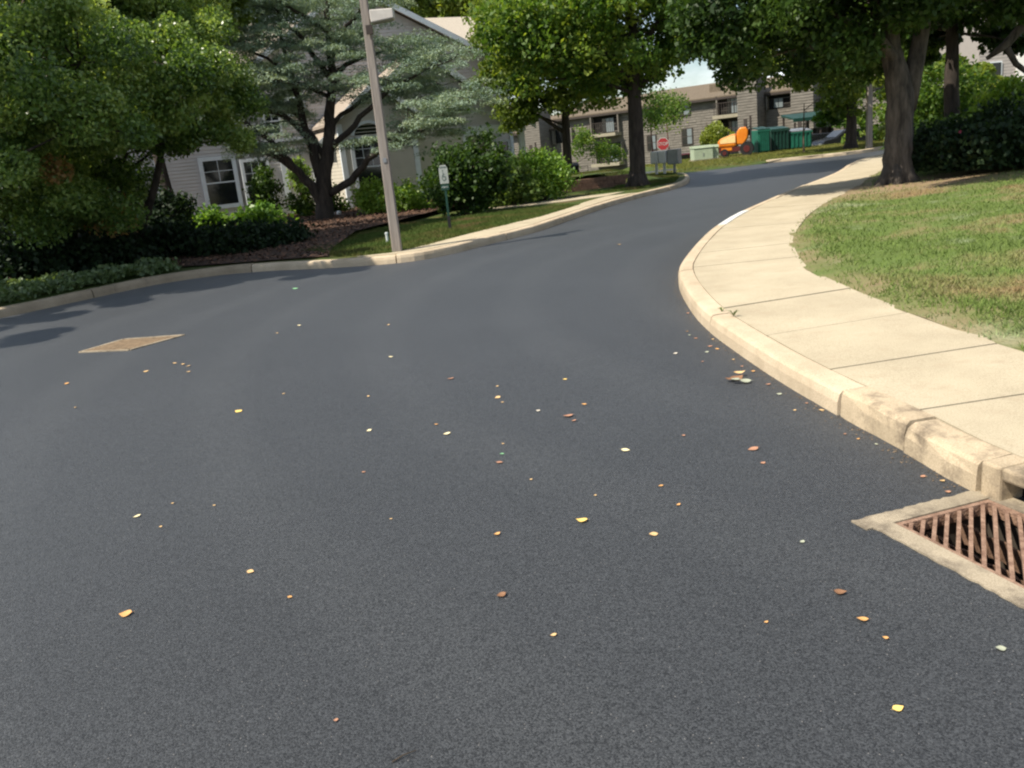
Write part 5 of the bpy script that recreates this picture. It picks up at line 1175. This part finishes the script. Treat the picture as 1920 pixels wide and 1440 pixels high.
q = Q(1512, 225, 62); sh = empty('shelter', (q.x, 62, -1.15), 'green-roofed open dumpster shelter before the apartments', 'shelter')
MB().prism([(-1.4, -1.5, 3.05), (2.4, -1.5, 3.05), (2.4, 1.2, 3.4), (-1.4, 1.2, 3.4)], (0, 0, .12)).build('roof', M_greendk, sh)
MB().box(-1.45, 2.45, -1.56, -1.5, 2.95, 3.12).build('fascia', M_greendk, sh)
for x in (-1.25, .5, 2.2):
    MB().box(x-.06, x+.06, -1.3, -1.18, 0, 2.9).build('post', M_trimdk, sh); MB().box(x-.06, x+.06, 1.0, 1.12, 0, 3.3).build('post', M_trimdk, sh)
for k in range(10): MB().box(-1.25+k*.35, -1.25+k*.35+.32, 1.13, 1.16, .1, 2.4).build('board', M_trimdk, sh)

# ------------------------------------------------------------------ cars
def car(loc, rz, body, lb, ptype='car'):
    r_ = empty('parked_car', loc, lb, 'car', rz=rz)
    prof = [(-2.15, .35), (-2.2, .75), (-2.0, .92), (-1.35, 1.0), (-.75, 1.42), (.55, 1.45), (1.25, 1.02), (2.0, .9), (2.2, .65), (2.18, .32)]
    MB().prism([(x, -.85, z) for x, z in prof], (0, 1.7, 0)).build('body', body, r_, bevel=.07)
    g_ = [(-1.18, 1.02), (-.7, 1.36), (-.12, 1.385), (-.12, 1.02)]; g2 = [(-.04, 1.02), (-.04, 1.385), (.5, 1.38), (1.02, 1.02)]
    for g in (g_, g2):
        for y in (-.868, .86): MB().prism([(x, y, z) for x, z in g], (0, .008, 0)).build('side_window', M_glass, r_)
    MB().prism([(.62, -.7, 1.415), (1.22, -.75, 1.045), (1.22, .75, 1.045), (.62, .7, 1.415)], (.012, 0, .012)).build('windscreen', M_glass, r_)
    for x in (-1.35, 1.35):
        for y in (-.78, .78):
            w_ = MB(); disc(w_, (x, y, .33), .33, .22); w = w_.build('wheel', M_black, r_); h_ = MB(); disc(h_, (x, y+(.115 if y > 0 else -.115), .33), .2, .02); h_.build('rim', M_chrome, w)
    for y in (-.6, .6):
        MB().box(2.17, 2.21, y-.18, y+.18, .6, .74).build('headlight', M_chrome, r_); MB().box(-2.22, -2.17, y-.18, y+.18, .66, .8).build('tail_light', M_maroon, r_)
q = Q(1283, 305, 60); car((q.x, 60, -.95), .25, M_maroon, 'dark maroon car parked low behind the bank right of the stop sign')
q = Q(1590, 262, 57); car((q.x, 57, -.45), 3.24, M_dkcar, 'black car parked beyond the thin dark roadside tree')
q = Q(1530, 262, 60); car((q.x, 60, -.55), 3.04, M_dkcar, 'black car parked between shelter and slender young tree')

# ------------------------------------------------------------------ yellow machine, bin
q = P(1095, 327, .62); q = Q(1095, 326, 36.6)
ym = empty('plate_compactor', (q.x, 36.6, Hg(q.x, 36.6)), 'small yellow paving tool standing left of the slimmer maple', 'machine')
MB().box(-.27, .27, -.2, .2, .02, .14).prism([(-.27, -.2, .02), (-.36, -.2, .14), (-.27, -.2, .14)], (0, .4, 0)).build('base_plate', M_yellow, ym)
MB().box(-.22, .22, -.16, .16, .16, .42).build('engine_housing', M_yellow, ym, bevel=.03); MB().box(-.16, .16, -.17, -.162, .28, .38).build('grille', M_black, ym)
MB().tube([(-.18, 0, .4), (-.2, .2, .62), (.2, .2, .62), (.18, 0, .4)], [.015]*4, 6).build('handle', M_black, ym)
q = Q(1072, 325, 37); bn = empty('wheelie_bin', (q.x, 37, Hg(q.x, 37)), 'black wheeled bin behind the bright clipped bush', 'bin')
MB().prism([(-.24, -.25, .06), (.24, -.25, .06), (.3, -.28, .72), (-.3, -.28, .72)], (0, .52, 0)).build('body', M_black, bn); MB().prism([(-.31, -.3, .72), (.31, -.3, .72), (.31, .3, .82), (-.31, .3, .82)], (0, 0, .03)).build('lid', M_black, bn)
for x in (-.25, .25): w_ = MB(); w_.prism([(x-.02, .25+.09*math.cos(a_*.628), .09+.09*math.sin(a_*.628)) for a_ in range(10)], (.04, 0, 0)); w_.build('wheel', M_trimdk, bn)
MB().box(-.06, .06, -.3, -.283, .3, .5).build('sticker', M_signw, bn)

# ------------------------------------------------------------------ fallen leaves
LC = {'tan': (.62, .42, .20), 'yellow': (.78, .55, .16), 'cream': (.80, .70, .42), 'orange': (.60, .33, .12), 'reddish': (.40, .21, .13), 'brown': (.22, .115, .06), 'pale': (.34, .36, .27), 'green': (.20, .42, .22), 'grey': (.50, .46, .38)}
LM = {k: mat('leaf '+k, v, .65, var=.12, scale=60) for k, v in LC.items()}
def make_leaf_mesh(kind, curl):
    n = 7; vs = []; fs = []
    for i in range(n):
        t = i/(n-1); w = math.sin(math.pi*min(1, t*1.02)**.8)*.42+.01; z = curl*(t-.5)**2*1.6
        vs += [(t-.5, -w, z+curl*.35*w+.02), (t-.5, 0, z+.0), (t-.5, w, z+curl*.45*w+.01)]
    for i in range(n-1):
        for j in range(2): a = i*3+j; fs.append((a, a+3, a+4, a+1))
    b = len(vs); vs += [(-.5, -.012, curl*.4), (-.5, .012, curl*.4), (-.78, .02, curl*.4+.03)]; fs.append((b, b+1, b+2))
    mb = MB(); mb.v = vs; mb.f = fs; return mb
protos = {}
def leaf(px, py, wpx, colr, label, group=None, z=.004, curl=None):
    q = P(px, py, 0); dist = math.hypot(q.x, q.y, EYE) if False else (Vector((q.x, q.y, -EYE))).length
    s_ = max(.010, wpx/FPX*dist*1.0); cu = curl if curl is not None else random.choice((.12, .25, .4)); key = (colr, cu)
    if key not in protos:
        o_ = make_leaf_mesh(colr, cu).build('fallen_leaf', LM[colr]); protos[key] = o_.data; bpy.data.objects.remove(o_)
    o_ = bpy.data.objects.new('fallen_leaf', protos[key]); COL.objects.link(o_); o_.location = (q.x, q.y, z); o_.scale = (s_, s_, s_)
    o_.rotation_euler = (random.uniform(-.12, .12), random.uniform(-.12, .12), random.uniform(-.6, .6)+(math.pi if random.random() < .5 else 0)); tag(o_, label, 'leaf', group); return o_
big = [(1091, 978, 22, 'yellow', 'large bright yellow leaf lying in the lower middle of the asphalt'), (1173, 845, 17, 'cream', 'cream leaf with dark stalk right of the road centre'), (1225, 1003, 17, 'tan', 'tan leaf just right of the large bright yellow leaf'),
 (838, 814, 14, 'cream', 'cream oval leaf on the middle asphalt'), (932, 1003, 13, 'orange', 'orange leaf well left of the large bright yellow leaf'), (937, 868, 14, 'reddish', 'reddish leaf directly below the small green scrap'),
 (941, 852, 9, 'green', 'small green scrap lying just above a reddish leaf'), (447, 772, 15, 'yellow', 'yellow leaf alone on the left middle asphalt'), (236, 1153, 22, 'orange', 'orange leaf at the lower left of the road'), (940, 1118, 19, 'brown', 'curled dark brown leaf at the bottom centre'),
 (257, 969, 13, 'cream', 'cream leaf by the left margin of the road'), (1684, 1330, 19, 'yellow', 'yellow leaf near the bottom right corner'), (1617, 1163, 19, 'orange', 'orange leaf below the storm drain grate tip'), (1576, 1113, 22, 'brown', 'broken brown leaf left of the storm drain grate'),
 (1412, 843, 20, 'reddish', 'red-brown leaf on the asphalt below the worn kerb'), (1431, 869, 10, 'reddish', 'small reddish leaf just below the red-brown leaf by the kerb'), (1065, 781, 20, 'reddish', 'wide flat reddish leaf right of the road centre'), (1076, 790, 10, 'reddish', 'small reddish fragment touching the wide flat reddish leaf'),
 (1095, 759, 10, 'orange', 'round orange leaf above the wide flat reddish leaf'), (1059, 712, 9, 'yellow', 'small yellow leaf farthest along the right wheel path'), (1009, 771, 9, 'grey', 'small grey leaf left of the wide flat reddish leaf'), (933, 746, 12, 'tan', 'tan leaf with two tiny flecks beside it'),
 (845, 711, 13, 'reddish', 'flat pinkish leaf above the cream oval leaf'), (733, 670, 9, 'cream', 'small cream leaf alone in the pale arc of the road'), (692, 808, 10, 'cream', 'small cream leaf left of the cream oval leaf'), (818, 797, 8, 'orange', 'tiny orange leaf touching distance above the cream oval leaf'),
 (1239, 912, 10, 'orange', 'small orange leaf below the cream leaf with dark stalk'), (1272, 948, 9, 'orange', 'small orange leaf above and right of the tan leaf'), (470, 1073, 14, 'tan', 'tan leaf on the lower left asphalt'), (544, 1121, 10, 'orange', 'tiny orange leaf right of the tan lower left leaf'),
 (274, 697, 10, 'tan', 'tan leaf just beyond the flat left drain'), (126, 720, 9, 'orange', 'small orange leaf near the left edge below the flat drain'), (682, 886, 8, 'reddish', 'tiny reddish leaf below the small cream leaf left of centre'), (1161, 459, 8, 'tan', 'small tan leaf far up the road before the bend'),
 (561, 611, 7, 'cream', 'small cream fleck far out on the left asphalt'), (554, 542, 12, 'green', 'pale green leaf far back before the left kerb'), (1281, 818, 8, 'reddish', 'faint reddish leaf between road centre and red-brown leaf'), (1504, 1018, 10, 'pale', 'pale scrap left of the drain grate tip'),
 (1876, 1218, 16, 'pale', 'pale grey-green scrap in the lower right'), (1660, 1198, 10, 'orange', 'tiny orange leaf right below the orange leaf under the grate'), (1437, 1168, 8, 'orange', 'tiny orange leaf far left of the orange leaf under the grate'), (1038, 1192, 12, 'tan', 'faint tan leaf below and right of the curled brown leaf'),
 (630, 1352, 9, 'reddish', 'tiny red leaf at the bottom edge left of centre'), (1266, 664, 9, 'grey', 'small grey leaf left of the leaf litter by the kerb bend')]
for x, y, w, c_, lb in big: leaf(x, y, w, c_, lb)
for x, y, lb in [(328, 682, 'leftmost of four tan leaf flecks clustered below the flat left drain'), (344, 684, 'second from left of four tan leaf flecks below the flat left drain'), (353, 687, 'upper right of four tan leaf flecks below the flat left drain'), (353, 698, 'lowest of four tan leaf flecks below the flat left drain')]: leaf(x, y, 8, 'tan', lb, 'four flecks clustered near the left drain')
for x, y in [(728, 610), (532, 739), (691, 744), (933, 725), (942, 755), (943, 833), (324, 945), (402, 949), (301, 989), (142, 765), (733, 974), (996, 900), (1116, 930), (520, 625)]: leaf(x, y, 6, 'tan', 'tiny pale leaf fleck scattered on the open asphalt', 'tiny leaf flecks on the open asphalt')
for i, (x, y) in enumerate([(1290, 588), (1288, 622), (1293, 629), (1305, 635), (1337, 637), (1332, 650), (1345, 655), (1325, 661), (1317, 679), (1375, 675), (1391, 688), (1412, 697), (1461, 740), (1512, 757), (1541, 770), (1584, 815), (1609, 824), (1643, 834), (1730, 895), (1767, 903), (1777, 924), (1312, 600), (1352, 640), (1440, 722), (1490, 770)]):
    leaf(x, y, random.choice((6, 8, 10)), ['reddish', 'orange', 'pale', 'reddish', 'tan'][i % 5], 'leaf scrap in the litter line along the right kerb foot', 'leaf scraps along the right kerb')
for k, (dx, dy, s_, c_, cu) in enumerate([(0, 0, 22, 'brown', .4), (14, 6, 20, 'pale', .25), (-14, 4, 14, 'brown', .4), (5, -6, 18, 'tan', .4), (-4, 8, 16, 'pale', .25)]):
    leaf(1382+dx, 712+dy, s_*1.2, c_, ['dark curled leaf in the leaf heap by the right kerb', 'pale leaf at the right of the leaf heap by the kerb', 'dark leaf at the left of the leaf heap by the kerb', 'tan leaf on top of the leaf heap by the kerb', 'pale leaf at the front of the leaf heap by the kerb'][k], None, z=.006+.006*k, curl=cu)
# twig at the bottom edge
q = P(757, 1420); tw_ = MB().tube([(q.x-.03, q.y-.02, .004), (q.x, q.y, .008), (q.x+.035, q.y+.02, .004)], [.0022, .002, .001], 5).build('twig', M_twig); tag(tw_, 'thin dry twig at the bottom edge of the view', 'twig')

# grit gathered at the kerb foot
n_ = 2600; sl = seglen(rk_main); tt = rng.uniform(.05, 22, n_)**1.0; gpnt = []
nnk = normals(rk_main)
for t in tt:
    k = min(len(sl)-2, int(np.searchsorted(sl, t))-1); k = max(0, k); w_ = (t-sl[k])/(sl[k+1]-sl[k]); p = rk_main[k].lerp(rk_main[k+1], w_)+nnk[k]*abs(random.gauss(0, .05)+.012); gpnt.append((p.x, p.y, .003))
gpnt = np.array(gpnt); a = rng.uniform(0, 6.28, n_); sz = rng.uniform(.0015, .006, n_)[:, None]
d = np.c_[np.cos(a), np.sin(a), rng.normal(0, .2, n_)]*sz; e = np.c_[-np.sin(a), np.cos(a), rng.normal(0, .2, n_)]*sz*.6
V = np.stack([gpnt-d-e, gpnt+d-e, gpnt+d+e, gpnt-d+e], 1).reshape(-1, 3)
tag(np_mesh('kerb_grit', V, quads=np.arange(4*n_).reshape(-1, 4), mat=mat('grit', (.07, .05, .035), .95, col2=(.26, .19, .12), scale=60)), 'fine brown grit gathered along the foot of the right kerb', 'grit', None, 'stuff')
# weeds in the kerb crack
def weed(px, py, z, s_, lb):
    q = P(px, py, z); r_ = empty('weed', q, lb, 'weed')
    for k in range(9):
        a = random.uniform(0, 6.28); l = s_*random.uniform(.5, 1); d = Vector((math.cos(a), math.sin(a), 0)); n_ = Vector((-d.y, d.x, 0)); w = .006
        MB().add([d*.002-n_*w*.3, d*.002+n_*w*.3, d*l*.5+n_*w+Vector((0, 0, l*.7)), d*l*.5-n_*w+Vector((0, 0, l*.7)), d*l+Vector((0, 0, l*.75))], [(0, 1, 2, 3), (3, 2, 4)]).build('blade', MATS.get('weed') or mat('weed', (.10, .15, .03), .7), r_)
weed(1376, 592, .152, .085, 'tufted green weed growing where kerb and pavement meet'); weed(1354, 584, .152, .05, 'smaller weed left of the tufted one in the kerb joint')
